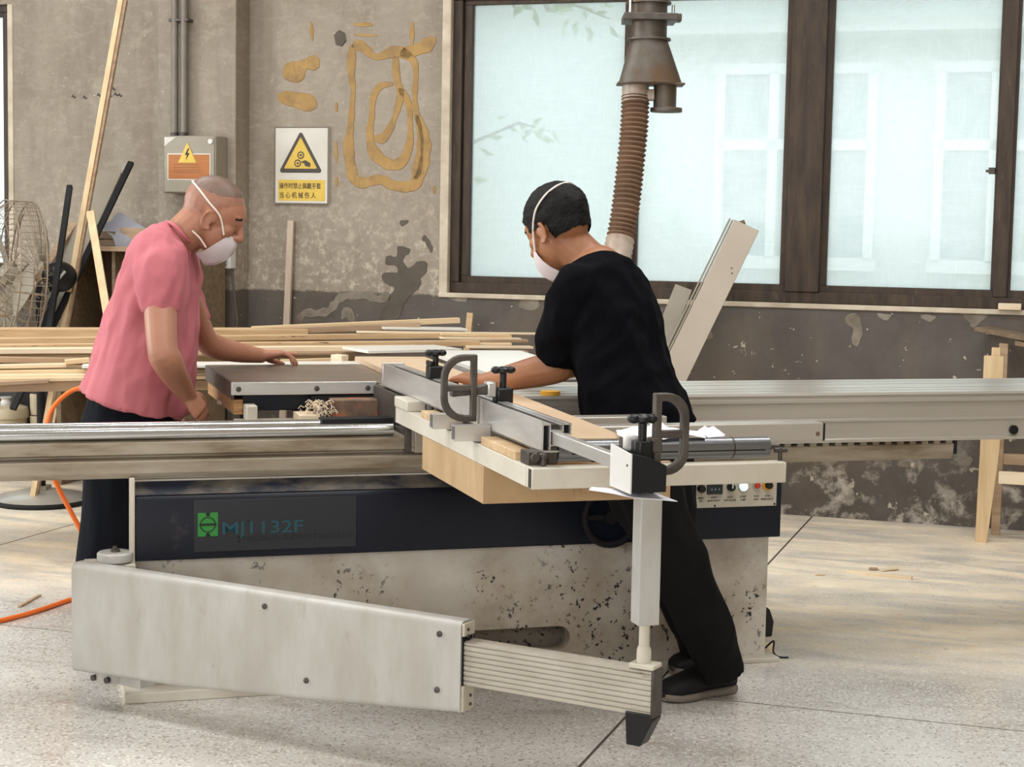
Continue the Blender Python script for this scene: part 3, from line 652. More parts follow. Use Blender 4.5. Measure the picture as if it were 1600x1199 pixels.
# cast main table behind the carriage
mt_ = part('main_table', MB().box(.71, 1.95, 5.262, 5.96, .826, .866), [MT['table']], saw, bevel=.003)
part('table_side', MB().box(.7035, .7115, 5.262, 5.962, .812, .8655), MT['tableside'], mt_, bevel=.002)
trim = part('front_trim', MB().box(.70, 1.16, 5.248, 5.264, .828, .868), MT['alu'], mt_, bevel=.002)
for x in (.722, .968, 1.132):
    part('trim_bolt', MB().lathe([(.0085,0),(.0085,.003),(.005,.004),(0,.004)], (x, 5.248, .847), (0,-1,0), 14), MT['dsteel'], trim)
part('plywood_underlay', MB().box(.712, .74, 5.27, 5.95, .765, .812), MT['plyedge'], mt_, bevel=.002)
part('table_frame', MB().box(.74, 1.12, 5.29, 5.33, .775, .826).box(.74, .78, 5.33, 5.9, .74, .82), MT['navy'], mt_, bevel=.003)
part('table_foot', MB().cyl((.765, 5.42, .66), (.765, 5.42, .78), .012).lathe([(.03,0),(.03,.012),(0,.012)], (.73,5.6,.765),(0,0,1),16), MT['cream'], mt_)
part('bracket_plate', MB().box(.71, .90, 5.18, 5.28, .738, .752).box(.74, .775, 5.2, 5.27, .752, .80), MT['cream'], saw, bevel=.004)
part('bracket_leg', MB().box(.72, 1.15, 5.12, 5.30, .62, .738), MT['blackm'], saw, bevel=.004)
part('wood_packing', MB().box(.895, .955, 5.14, 5.26, .738, .775), MT['pine2'], saw, bevel=.002)
part('motor_block', MB().box(1.005, 1.15, 5.17, 5.245, .742, .818), MT['rust'], saw, bevel=.004)
part('dark_housing', MB().box(.95, 1.16, 5.25, 5.6, .62, .824), MT['blackm'], saw)
sh = MB(); rr = random.Random(5)
for k in range(90):
    p = Vector((rr.gauss(.955, .02), rr.gauss(5.16, .02), rr.uniform(.765, .815))); a = rr.uniform(0, 6.3)
    sh.tube([p, p + Vector((math.cos(a)*.012, rr.gauss(0,.006), .006)), p + Vector((math.cos(a)*.02, rr.gauss(0,.01), -.004))], .0013, 4)
o = part('wood_shavings', sh, MT['pine2'], saw); o['kind'] = 'stuff'
part('dust_port', MB().ell((.958, 5.17, .775), (.016,.02,.03)), MT['hosew'], saw)

# outrigger frame: square tubes carrying the crosscut fence
LB = 1.114
of = part('outrigger_beam', MB().box(LB, LB+.045, 3.515, 4.78, .791, .838), MT['cream'], saw, bevel=.002)
part('front_beam', MB().box(LB+.001, 1.725, 3.47, 3.515, .791, .838), MT['cream'], of, bevel=.003)
part('beam_notch', MB().box(LB-.0008, LB+.002, 3.476, 3.492, .794, .835), MT['dsteel'], of)
part('beam_block', MB().box(LB-.004, LB+.05, 4.62, 4.78, .838, .868), MT['cream'], of, bevel=.003)
for y in (4.33, 4.12):
    part('cross_bar', MB().box(LB+.045, 1.77 if y > 4.2 else 2.14, y-.03, y+.03, .803, .852), MT['alu_paint'], of, bevel=.004)
part('bar_cap', MB().box(2.14, 2.144, 4.09, 4.15, .803, .85), MT['blackm'], of)
part('bar_mark', MB().cyl((2.122, 4.0905, .822), (2.122, 4.089, .822), .006), MT['rust'], of)
def stub(y, x0, x1):
    z0, z1, t = .843, .881, .003
    mb = MB().box(x0, x1, y-.019, y+.019, z0, z0+t).box(x0, x1, y-.019, y+.019, z1-t, z1).box(x0, x1, y-.019, y-.016, z0+t, z1-t).box(x0, x1, y+.016, y+.019, z0+t, z1-t)
    part('tube_stub', mb, MT['alu'], of); part('tube_bore', MB().box(x0+.012, x0+.014, y-.016, y+.016, z0+t, z1-t), MT['dsteel'], of)
stub(4.185, 1.07, 1.149); stub(3.93, 1.06, 1.149)
part('wood_shim', MB().box(1.116, 1.16, 4.30, 4.48, .838, .858), MT['pine3'], of, bevel=.002)
part('wood_shim', MB().box(1.116, 1.16, 4.0, 4.16, .838, .856), MT['pine3'], of, bevel=.002)
part('wood_shim', MB().box(1.116, 1.16, 3.60, 3.88, .838, .858), MT['pine3'], of, bevel=.002)
part('pivot_clamp', MB().box(1.12, 1.165, 3.515, 3.575, .838, .868).cyl((1.13,3.505,.858),(1.13,3.49,.858),.010).cyl((1.150,3.50,.838),(1.150,3.50,.868),.007).cyl((1.150,3.50,.856),(1.150,3.50,.866),.011), MT['dsteel'], of, bevel=.002)
rol = part('roller', MB().cyl((1.19, 3.535, .866), (1.705, 3.535, .866), .024, n=28), M('grey_roller', rgb(128,130,132), rgb(112,112,114), 5, .3, .85, stretch=(.3,1,4)), of)
part('roller_seam', MB().cyl((1.612, 3.535, .866), (1.616, 3.535, .866), .0245, n=28), MT['dsteel'], rol)
part('roller_groove', MB().box(1.22, 1.69, 3.5105, 3.5135, .8605, .8635), MT['blackm'], rol)
part('roller_pin', MB().cyl((1.705,3.535,.866),(1.735,3.535,.866),.006).cyl((1.722,3.50,.838),(1.722,3.50,.868),.005).cyl((1.708,3.50,.862),(1.738,3.50,.862),.006), MT['dsteel'], rol)
part('roller_bracket', MB().box(1.165, 1.19, 3.517, 3.56, .838, .88), MT['dsteel'], rol, bevel=.003)

# crosscut fence: hollow extrusion along Y with a telescoping inner bar
FX, F0, F1 = 1.150, 3.515, 5.11
fw = MB()
for a, b, c, d in ((0,.004,.866,.936), (.018,.021,.871,.93), (0,.048,.866,.870), (.004,.018,.926,.930), (.021,.048,.912,.915), (.048,.051,.905,.93), (.066,.069,.905,.93), (.048,.069,.905,.908), (.040,.069,.927,.930), (.021,.048,.88,.883)):
    fw.box(FX+a, FX+b, F0, F1, c, d)
fence = part('crosscut_fence', fw, MT['alu'], saw)
part('fence_hollow_dark', MB().box(FX+.004, FX+.018, F0+.012, F0+.014, .870, .926), MT['blackm'], fence)  # black sheets set inside the hollows stand in for their inner shade
part('fence_hollow_dark', MB().box(FX+.051, FX+.066, F0+.012, F0+.014, .908, .927), MT['blackm'], fence)
part('fence_end_plate', MB().box(FX-.002, FX+.069, F1, F1+.012, .862, .938), MT['alu'], fence, bevel=.002)
part('fence_slide_channel', MB().box(FX+.021, FX+.048, F0+.02, F1, .9145, .926), MT['dsteel'], fence)
part('fence_slide', MB().box(FX+.024, FX+.044, 3.10, 4.4, .8835, .912), MT['alu'], fence, bevel=.002)
part('fence_joint', MB().box(FX-.006, FX+.001, 4.015, 4.045, .864, .938), MT['alu_paint'], fence)
for y in (4.50, 4.58): part('fence_bolt', MB().cyl((FX+.02, y, .838), (FX+.02, y, .866), .012), MT['dsteel'], fence)
def tknob(x, y, z, parent, h=.05):
    k = part('clamp_knob', MB().cyl((x,y,z),(x,y,z+h),.0085).lathe([(.010,0),(.016,.004),(.016,.012),(.008,.018),(0,.018)], (x,y,z+h), (0,0,1), 20), MT['black'], parent)
    part('knob_wing', MB().ell((x-.019,y,z+h+.009),(.013,.012,.0095)).ell((x+.019,y,z+h+.009),(.013,.012,.0095)).ell((x,y,z+h+.009),(.02,.014,.009)), MT['black'], k)
    return k
def d_frame(o, sgn, hgt, wid, th, parent):
    # cast D: straight bar at a=0, bow towards sgn, cross tie in the middle; lies in the X-Z plane
    o = Vector(o)
    def ring(s):                       # outline inset by s
        a0, a1, z0, z1 = s, wid - s, s, hgt - s
        rr = min(wid*.62, hgt*.36) - s*.6
        pts = [(a0, z0), (a0, z1), (a1-rr, z1)]
        pts += [(a1-rr + rr*math.sin(t), z1-rr + rr*math.cos(t)) for t in [PI/2*i/6 for i in range(1, 7)]]
        pts += [(a1-rr + rr*math.sin(t), z0+rr + rr*math.cos(t)) for t in [PI/2 + PI/2*i/6 for i in range(0, 7)]]
        return pts
    A, B = ring(0), ring(.0155); n = len(A); mb = MB(); V_ = []
    for ya in (-th/2, th/2):
        for q in (A, B): V_ += [o + Vector((sgn*p[0], ya, p[1])) for p in q]
    F = []
    for i in range(n):
        j = (i+1) % n
        F += [(i, j, n+j, n+i), (2*n+i, 3*n+i, 3*n+j, 2*n+j), (i, 2*n+i, 2*n+j, j), (n+i, n+j, 3*n+j, 3*n+i)]
    mb.add(V_, F)
    mid = hgt*.5
    mb.box(*(sorted((o.x, o.x + sgn*(wid-.004)))), o.y-th*.4, o.y+th*.4, o.z+mid-.008, o.z+mid+.008)
    return part('d_handle', mb, MT['cast'], parent, bevel=.003)
# stop 1: far black clamp, stop 2: clamp with its D casting hanging outside the fence, stop 3: on the end block
s1 = part('stop_block', MB().box(1.180, 1.222, 4.64, 4.69, .93, .965).box(1.180, 1.19, 4.64, 4.69, .965, .98), MT['black'], fence, bevel=.003)
tknob(1.203, 4.665, .965, s1, .028)
s2 = part('stop_block', MB().box(1.188, 1.232, 3.995, 4.04, .922, .964), MT['black'], fence, bevel=.006)
tknob(1.21, 4.017, .964, s2, .034)
part('stop_arm', MB().prism([(1.075,.958),(1.13,.966),(1.19,.978),(1.19,.948),(1.13,.946),(1.075,.942)], (0,4.0,0), (1,0,0), (0,0,1), (0,.03,0)), MT['cast'], s2, bevel=.003)
part('stop_arm_head', MB().box(1.165, 1.188, 3.998, 4.038, .94, .978), MT['alu'], s2, bevel=.004)
d_frame((1.135, 3.995, .882), -1, .166, .090, .018, s2)
# end block
eb = part('end_block', MB().prism([(1.168,.853),(1.241,.853),(1.241,.905),(1.205,.921),(1.168,.929)], (0,3.01,0), (1,0,0), (0,0,1), (0,.11,0)), MT['blackm'], fence, bevel=.002)
part('end_block_side', MB().prism([(3.008,.851),(3.122,.851),(3.122,.934),(3.118,.936),(3.008,.929)], (1.165,0,0), (0,1,0), (0,0,1), (.0035,0,0)), MT['white'], eb, bevel=.001)
part('end_block_screw', MB().cyl((1.1655,3.025,.905),(1.1635,3.025,.905),.0025), MT['dsteel'], eb)
for x in (1.195, 1.22): part('end_block_foot', MB().cyl((x,3.04,.848),(x,3.04,.853),.006), MT['black'], eb)
s3 = part('stop_block', MB().prism([(-.019,-.011),(-.011,-.019),(.011,-.019),(.019,-.011),(.019,.011),(.011,.019),(-.011,.019),(-.019,.011)], (1.206,3.055,.915), (1,0,0), (0,1,0), (0,0,.034)), MT['black'], eb, bevel=.002)
tknob(1.206, 3.055, .949, s3, .034)
part('scale_reader', MB().box(1.178, 1.207, 3.075, 3.118, .925, .958), MT['white'], eb, bevel=.007)
part('reader_lens', MB().box(1.1765, 1.179, 3.088, 3.106, .932, .952), MT['dsteel'], eb)
part('stop_arm', MB().box(1.222, 1.245, 3.045, 3.07, .925, .955), MT['cast'], s3, bevel=.003)
d_frame((1.228, 3.055, .880), 1, .162, .074, .018, s3)

# ------------------------------------------------------------------ swing arm (turned about its hinge), drawn in arm coordinates: a along, b towards viewer, z up
HX, HY = -1.106, 4.682          # hinge axis in world
ad = Vector((math.cos(ARM_YAW), math.sin(ARM_YAW), 0)); an = Vector((ad.y, -ad.x, 0))
inv = FR['S'].inverted()
def A3(a, b, z):                # arm coordinates -> saw frame
    return inv @ (Vector((HX, HY, 0)) + ad*a + an*b + Vector((0, 0, z)))
def amap(mb):
    mb.v = [A3(*p) for p in mb.v]; return mb
def asec(a, zt, zb, t0=.032, t1=.09, r=.016):
    pts = []
    for cz, cb, a0 in ((zt-r, t1-r, 0), (zt-r, t0+r, PI/2), (zb+r, t0+r, PI), (zb+r, t1-r, 1.5*PI)):
        for i in range(5):
            t = a0 + PI/2*i/4; pts.append((a, cb + r*math.cos(t), cz + r*math.sin(t)))
    return pts
arm = part('swing_arm', amap(MB().loft([asec(a, .409, zb) for a, zb in ((-.078, .100), (.3, .112), (.75, .145), (1.195, .182))])), MT['arm'], saw, smooth=35)
part('arm_end_plate', amap(MB().box(1.195, 1.203, .036, .086, .372, .404)), MT['cream'], arm, bevel=.002)
part('arm_end_plate', amap(MB().box(1.195, 1.203, .036, .086, .186, .25)), MT['cream'], arm, bevel=.002)
part('arm_mouth', amap(MB().box(1.1952, 1.1975, .038, .084, .25, .372)), MT['blackm'], arm)
for a, z in ((.60, .372), (1.135, .372), (.735, .196), (1.13, .232)):
    part('arm_bolt', amap(MB().lathe([(.0075,0),(.0075,.004),(.004,.006),(0,.006)], (a, .09, z), (0,1,0), 14)), MT['dsteel'], arm)
for z in (.36, .235):
    part('arm_bolt', amap(MB().lathe([(.006,0),(.006,.006),(0,.006)], (-.078, .04, z), (-1,0,0), 12)), MT['dsteel'], arm)
for zz in (.388, .372, .2, .222):
    part('end_screw', amap(MB().lathe([(.004,0),(.004,.003),(0,.003)], (1.203, .055 if zz < .3 else .07, zz), (1,0,0), 10)), MT['dsteel'], arm)
ep = [(.038,.252),(.078,.252)]
z = .252
for i in range(8): ep += [(.078, z+.0088), (.0745, z+.0095), (.0745, z+.0118), (.078, z+.0125)]; z += .0125
ep += [(.078,.356),(.066,.360),(.058,.356),(.046,.360),(.038,.360)]
part('arm_extension', amap(MB().prism(ep, (1.10,0,0), (0,1,0), (0,0,1), (.598,0,0))), MT['ext'], arm, smooth=20)
part('extension_cap', amap(MB().box(1.698, 1.706, .034, .082, .25, .362)), MT['dsteel'], arm, bevel=.002)
part('extension_lug', amap(MB().box(1.64, 1.704, .034, .082, .36, .372)), MT['cream'], arm, bevel=.003)
part('arm_foot', amap(MB().prism([(1.635,.258),(1.70,.258),(1.706,.245),(1.675,.18),(1.64,.18)], (0,.034,0), (1,0,0), (0,0,1), (0,.05,0))), MT['black'], arm, bevel=.003)
pc = A3(1.668, .058, 0)
part('post_rod', MB().cyl((pc.x, pc.y, .372), (pc.x, pc.y, .50), .0125).lathe([(.017,0),(.017,.03),(.0135,.04)], (pc.x,pc.y,.37), (0,0,1), 18), MT['cream'], arm)
part('post', MB().box(pc.x-.026, pc.x+.026, pc.y-.026, pc.y+.026, .462, .792), MT['arm'], arm, bevel=.003)
part('hinge', amap(MB().lathe([(.048,0),(.05,.005),(.05,.022),(.046,.026),(0,.026)], (0, 0, .409), (0,0,1), 28)), MT['arm'], arm)
part('hinge_bolt', amap(MB().lathe([(.015,0),(.013,.006),(.006,.007),(.006,.016),(0,.016)], (0, 0, .435), (0,0,1), 16)), MT['dsteel'], arm)
part('hinge_knuckle', amap(MB().lathe([(.042,0),(.045,.006),(.045,.034),(0,.034)], (0, .02, .068), (0,0,1), 24).box(.0, .12, -.03, .03, .066, .10)), MT['arm'], arm)
for x in (-.02, .03): part('hinge_nut', amap(MB().lathe([(.009,0),(.009,.01),(0,.01)], (x, .06, .085), (0,1,0), 8)), MT['dsteel'], arm)

# ------------------------------------------------------------------ things on and under the saw
bx = thing('wooden_box', 'pale plywood box hung under the outrigger frame', 'box', 'S', (1.35, 4.1, .698))
part('side_panel', MB().box(1.116, 1.132, 3.872, 4.46, .698, .7905), MT['ply'], bx, bevel=.001)
part('front_panel', MB().box(1.116, 1.60, 3.855, 3.871, .698, .7905), MT['ply'], bx, bevel=.001)
part('back_panel', MB().box(1.132, 1.60, 4.445, 4.46, .698, .7905), MT['ply'], bx)
part('bottom_panel', MB().box(1.132, 1.60, 3.872, 4.445, .70, .71), MT['ply'], bx)
part('face_strip', MB().box(1.25, 1.345, 3.851, 3.855, .712, .752), MT['ply'], bx, bevel=.001)
part('face_strip', MB().box(1.365, 1.58, 3.851, 3.855, .72, .755), MT['ply'], bx, bevel=.001)
wk = MB().prism([(1.222,3.62),(1.388,3.60),(1.442,4.70),(1.52,6.05),(1.262,6.08),(1.226,5.1)], (0,0,.8665), (1,0,0), (0,1,0), (0,0,.018))
solo('workpiece_board', 'long beige laminate board being pushed along the crosscut fence', 'board', wk, MT['board'], 'S', bevel=.001)
solo('white_panel', 'wide white panel lying on the saw table behind the workpiece', 'panel', MB().prism([(1.56,5.27),(1.93,5.27),(1.99,6.38),(1.62,6.40)], (0,0,.8665), (1,0,0), (0,1,0), (0,0,.016)), MT['wboard'], 'S', bevel=.001)
solo('tape_roll', 'small roll of yellow tape lying on the carriage', 'tape', MB().lathe([(.022,0),(.03,0),(.03,.012),(.022,.012)], (1.60,4.815,.8625), (0,0,1), 24), MT['tape'], 'S')
def sheet(name, label, pts, mat, frame, amp=.006, cat='paper', thick=.0012, seed=0):
    # irregular sheet: polygon fan with a gently buckled surface
    rn = random.Random(seed); pts = [Vector(p) for p in pts]; c = sum(pts, Vector()) / len(pts) + Vector((0, 0, amp))
    rim = []
    for i, p in enumerate(pts):
        rim += [p, (p + pts[(i+1) % len(pts)]) / 2 + Vector((0, 0, rn.uniform(-.2, 1)*amp))]
    mid = [c.lerp(p, .55) + Vector((0, 0, rn.uniform(-.3, 1.2)*amp)) for p in rim]
    n = len(rim); top = rim + mid + [c]; mb = MB(); k = len(top)
    mb.v = top + [p - Vector((0, 0, thick)) for p in top]
    for i in range(n):
        j = (i+1) % n
        for a, s in ((0, 1), (k, -1)):
            for f in ((a+i, a+j, a+n+j, a+n+i), (a+n+i, a+n+j, a+2*n)): mb.f.append(f if s > 0 else f[::-1])
        mb.f.append((i, k+i, k+j, j))
    return solo(name, label, cat, mb, mat, frame, smooth=60)
sheet('paper_sheet', 'creased white paper lying over the roller near the end stop', [(1.44,3.515,.891),(1.545,3.52,.891),(1.56,3.60,.889),(1.535,3.70,.882),(1.50,3.74,.91),(1.47,3.68,.894),(1.40,3.72,.885),(1.36,3.60,.892)], MT['paper'], 'S', .012, seed=2)
sheet('paper_strip', 'narrow curled white paper strip on the roller beside the larger sheet', [(1.555,3.53,.891),(1.60,3.54,.891),(1.63,3.60,.885),(1.60,3.66,.893),(1.56,3.62,.889)], MT['paper'], 'S', .01, seed=3)
sheet('plastic_offcut', 'white leaf-shaped sheet tucked under the fence end block', [(1.125,3.13,.843),(1.15,3.06,.846),(1.175,3.012,.844),(1.262,3.004,.836),(1.235,3.08,.846),(1.18,3.11,.846),(1.14,3.15,.845)], MT['paper'], 'S', .002, seed=4)
pd = thing('foot_pedal', 'black pedal-shaped block with a wooden wedge at the right foot of the saw', 'pedal', 'S', (2.42, 5.0, 0))
part('pedal_body', MB().prism([(2.37,.05),(2.415,.05),(2.42,.10),(2.405,.14),(2.38,.16),(2.37,.15)], (0,4.92,0), (1,0,0), (0,0,1), (0,.16,0)), MT['black'], pd, bevel=.006)
part('wedge', MB().prism([(2.362,0),(2.42,0),(2.41,.03),(2.365,.045)], (0,4.90,0), (1,0,0), (0,0,1), (0,.2,0)), MT['pine2'], pd, bevel=.003)
part('cord', MB().tube(catm([(2.38,4.90,.02),(2.395,4.87,.05),(2.385,4.85,.02),(2.40,4.84,.005),(2.43,4.83,.004)], 6), .003, 6), MT['blackm'], pd)

# ================================================================== things on the back wall
eb0, eb1 = Vector((-4.515, 7.900, 1.818)), Vector((-4.211, 7.900, 1.519))
ex0, ex1, ez0, ez1 = eb0.x, eb1.x, eb1.z, eb0.z
el = thing('electrical_box', 'grey electrical box with a yellow lightning triangle on the wall column', 'box', 'W', ((ex0+ex1)/2, 8.03, ez0))
part('case', MB().box(ex0, ex1, 7.90, 8.028, ez0, ez1), MT['cab'], el, bevel=.006)
part('door', MB().box(ex0+.006, ex1-.006, 7.893, 7.90, ez0+.006, ez1-.006), MT['cab'], el, bevel=.003)
lx0, lx1, lz0, lz1 = ex0+.032, ex1-.032, ez0+.075, ez1-.098
lb = part('wood_label', MB().box(lx0, lx1, 7.8905, 7.893, lz0, lz1), MT['woodlabel'], el)
part('label_border', MB().box(lx0-.006, lx1+.006, 7.8915, 7.8928, lz0-.006, lz1+.006), MT['sgnw'], el)
for k in range(4): part('label_line', MB().box(lx0+.03, lx1-.05, 7.8900, 7.8905, lz0+.035+k*.012, lz0+.0365+k*.012), MT['ink'], lb)
tx = (lx0 + lx1)/2 - .008; tz = lz1 - .042
tri = part('warning_triangle', MB().prism([(tx-.053, tz), (tx+.053, tz), (tx, tz+.105)], (0,7.8888,0), (1,0,0), (0,0,1), (0,.0016,0)), MT['sgny'], el)
part('lightning', MB().prism([(tx+.004,tz+.074),(tx-.014,tz+.040),(tx-.002,tz+.040),(tx-.008,tz+.012),(tx+.014,tz+.050),(tx+.002,tz+.050),(tx+.012,tz+.074)], (0,7.8880,0), (1,0,0), (0,0,1), (0,.0008,0)), MT['ink'], tri)
part('lock', MB().lathe([(.013,0),(.013,.008),(0,.008)], (ex1-.026,7.893,ez1-.03), (0,-1,0), 16), MT['white'], el)
part('corner_sticker', MB().prism([(ex0+.008,ez1-.008),(ex0+.075,ez1-.008),(ex0+.008,ez1-.055)], (0,7.8918,0), (1,0,0), (0,0,1), (0,.0012,0)), MT['sgnw'], el)
part('key_hole', MB().lathe([(.005,0),(.005,.003),(0,.003)], (ex1-.10,7.893,ez0+.045), (0,-1,0), 12), MT['black'], el)
for nm, x, lab in (('conduit', -4.498, 'left of the two grey conduit pipes above the electrical box'), ('conduit', -4.443, 'right of the two grey conduit pipes above the electrical box')):
    cd = thing(nm, lab, 'pipe', 'W', (x, 7.985, ez1), 'conduits above the electrical box')
    part('pipe', MB().cyl((x,7.985,ez1-.005),(x,7.985,4.29),.0185), M('conduit_grey', rgb(128,120,110), rgb(112,104,94), 6, .5, .2), cd)
    part('coupling', MB().cyl((x,7.985,ez1-.002),(x,7.985,ez1+.022),.022), MT['dsteel'], cd)
    part('clip', MB().box(x-.03,x+.03,7.968,8.03,2.415,2.43), MT['dsteel'], cd, bevel=.003)

sg0, sg1 = Vector((-4.010, 8.172, 1.881)), Vector((-3.696, 8.172, 1.475))
gx0, gx1, gz0, gz1 = sg0.x, sg1.x, sg1.z, sg0.z
sw, shh = gx1-gx0, gz1-gz0
sg = thing('safety_sign', 'white safety sign with a yellow gear-and-hand triangle and black Chinese lettering', 'sign', 'W', ((gx0+gx1)/2, 8.18, gz0))
part('sign_plate', MB().box(gx0, gx1, 8.172, 8.186, gz0, gz1), MT['sgnw'], sg, bevel=.002)
bd = .007
part('border', MB().box(gx0,gx1,8.1712,8.172,gz1-bd,gz1).box(gx0,gx1,8.1712,8.172,gz0,gz0+bd).box(gx0,gx0+bd,8.1712,8.172,gz0+bd,gz1-bd).box(gx1-bd,gx1,8.1712,8.172,gz0+bd,gz1-bd), M('border_grey', rgb(110,100,90), None, 4, .5, bump=.01), sg)
cxs = (gx0+gx1)/2 - .004
def tri_pts(w, z0, h, r=.012):
    pts = []
    for (px_, pz_), a in (((-w/2+r*1.7, z0+r), 210), ((w/2-r*1.7, z0+r), 330), ((0, z0+h-r*2), 90)):
        for k in (-50, -25, 0, 25, 50): pts.append((cxs + px_ + r*math.cos(math.radians(a+k)), pz_ + r*math.sin(math.radians(a+k))))
    return pts
zt = gz0 + .165
part('triangle_border', MB().prism(tri_pts(.255, zt, .222), (0,8.1706,0), (1,0,0), (0,0,1), (0,.0014,0)), MT['sgnb'], sg)
tri2 = part('triangle', MB().prism(tri_pts(.192, zt+.022, .165, .004), (0,8.1696,0), (1,0,0), (0,0,1), (0,.001,0)), MT['sgny'], sg)
def gear(cx, cz, r):
    pts = []
    for k in range(20):
        rr_ = r if k % 2 else r*.82
        pts.append((cx + rr_*math.cos(k*PI/10), cz + rr_*math.sin(k*PI/10)))
    g = part('gear', MB().prism(pts, (0,8.1688,0), (1,0,0), (0,0,1), (0,.0008,0)), MT['sgnb'], tri2)
    return g
for gx_, gz_ in ((cxs+.002, zt+.092), (cxs-.016, zt+.05)):
    gear(gx_, gz_, .022)
    part('gear_ring', MB().lathe([(.013,0),(.013,.0006),(0,.0006)], (gx_,8.1688,gz_), (0,-1,0), 18), MT['sgny'], tri2)
    part('gear_hub', MB().lathe([(.0065,0),(.0065,.0005),(0,.0005)], (gx_,8.1682,gz_), (0,-1,0), 14), MT['sgnb'], tri2)
part('pictogram_hand', MB().prism([(cxs+.008,zt+.06),(cxs+.030,zt+.066),(cxs+.058,zt+.05),(cxs+.056,zt+.03),(cxs+.026,zt+.036),(cxs+.022,zt+.05),(cxs+.006,zt+.052)], (0,8.1688,0), (1,0,0), (0,0,1), (0,.0008,0)), MT['sgnb'], tri2)
yb = part('yellow_strip', MB().box(gx0+.024, gx1-.02, 8.1708, 8.172, gz0+.018, gz0+.128), MT['sgny'], sg)
part('lettering', text_mesh('操作时禁止佩戴手套', .0335, gx0+.03, 8.1704, gz0+.084, bold=.0003, sx=.80), MT['ink'], yb, smooth=0)
part('lettering', text_mesh('当 心 机 械 伤 人', .036, gx0+.03, 8.1704, gz0+.034, bold=.0003, sx=.80), MT['ink'], yb, smooth=0)

sb0, sb1 = Vector((-4.376, 7.970, 1.234)), Vector((-4.161, 7.970, 1.131))
sbx = thing('switch_box', 'small white louvred switch box low on the wall column', 'box', 'W', ((sb0.x+sb1.x)/2, 8.03, sb1.z))
part('case', MB().box(sb0.x, sb1.x, 7.97, 8.03, sb1.z, sb0.z), MT['white'], sbx, bevel=.004)
for k in range(5): part('louvre', MB().box(sb0.x+.02, sb1.x-.02, 7.966, 7.97, sb1.z+.018+k*.018, sb1.z+.024+k*.018), MT['cab'], sbx)
solo('wall_cable', 'thin grey cable hanging from the switch box down the wall', 'cable', MB().tube([(-4.179, 7.990, 1.214), (-4.169, 8.000, 1.114), (-4.154, 8.000, 0.996), (-4.140, 8.010, 0.862), (-4.19,8.01,.5), (-4.19,8.01,.02)], .006, 8), MT['cable'], 'W')
solo('wall_lath', 'pinkish upright lath leaning on the wall below the safety sign', 'lath', MB().bar((-3.93,8.10,0), (-3.906, 8.165, 1.388), .035, .02, (1,0,0)), MT['lath'], 'W', bevel=.001)
solo('short_lath', 'short wooden lath end standing against the wall below the window corner', 'lath', MB().bar((-2.93,8.05,0), (-2.880, 8.130, 0.935), .032, .02, (1,0,0)), MT['pine3'], 'W', bevel=.001)
solo('sill_block', 'small pine block on the window sill at the right edge', 'block', MB().box(-.292,-.19, 8.145, 8.20, 1.0325, 1.062), MT['pine2'], 'W', bevel=.002)

# ================================================================== dust extraction duct hanging behind the man in black
DD = 6.4
du = thing('extraction_duct', 'dirty metal dust duct with forked outlet and brown ribbed hose', 'duct', 'O', (0.492, 6.400, 1.907))
c0, c1, c2 = Vector((0.480, 6.400, 2.361)), Vector((0.488, 6.400, 2.075)), Vector((0.497, 6.400, 1.912))
part('pipe', MB().cyl(Vector((c0.x, c0.y, 4.29)), c1, .066, n=28), MT['galv'], du)
def disc(c, r, h): return MB().cyl(Vector(c) + Vector((0,0,h/2)), Vector(c) - Vector((0,0,h/2)), r, n=28)
part('flange', disc((0.484, 6.400, 2.209), .084, .008), MT['galv'], du, bevel=.001)
part('flange', disc((0.488, 6.400, 2.075), .082, .008), MT['galv'], du, bevel=.001)
fc = Vector((0.488, 6.400, 2.150))
part('clamp_frame', MB().box(fc.x-.10, fc.x+.098, fc.y-.09, fc.y+.09, fc.z-.012, fc.z+.014).box(fc.x+.098, fc.x+.118, fc.y-.03, fc.y+.03, fc.z-.008, fc.z+.02), MT['dsteel'], du, bevel=.003)
for sx_ in (-.062, .06): part('clamp_bolt', MB().cyl((c1.x-.075, c1.y-.05, fc.z), (c1.x-.075, c1.y-.05, fc.z+.09), .006) if sx_ < 0 else MB().cyl((c1.x+.085, c1.y-.03, fc.z), (c1.x+.085, c1.y-.03, fc.z+.05), .006), MT['steel'], du)
part('cone', MB().loft([section_ for section_ in [
    [c1 + Vector((math.cos(2*PI*k/28)*.068, math.sin(2*PI*k/28)*.068, 0)) for k in range(28)],
    [c1.lerp(c2, .5) + Vector((math.copysign(abs(math.cos(2*PI*k/28))**.8, math.cos(2*PI*k/28))*.094, math.sin(2*PI*k/28)*.072, 0)) for k in range(28)],
    [c2 + Vector((math.copysign(abs(math.cos(2*PI*k/28))**.6, math.cos(2*PI*k/28))*.119, math.sin(2*PI*k/28)*.078, 0)) for k in range(28)]]]), MT['galv'], du, smooth=50)
part('cone_lip', MB().box(c2.x-.125, c2.x+.125, c2.y-.06, c2.y+.06, c2.z-.006, c2.z+.002), MT['galv'], du, bevel=.002)
st = Vector((0.553, 6.400, 1.868))
part('outlet_stub', MB().cyl(st + Vector((0,0,.05)), st - Vector((0,0,.045)), .043, n=24), MT['galv'], du)
part('outlet_flange', disc((0.559, 6.400, 1.816), .06, .016), MT['galv'], du, bevel=.002)
hs_ = Vector((0.442, 6.400, 1.885))
part('hose_collar', MB().cyl(hs_ + Vector((0,0,.03)), hs_ - Vector((0,0,.045)), .05, n=24), MT['hosew'], du)
part('tape_strap', MB().box(hs_.x+.04, hs_.x+.07, hs_.y-.03, hs_.y+.03, hs_.z-.035, hs_.z+.005), MT['hosew'], du, bevel=.004)
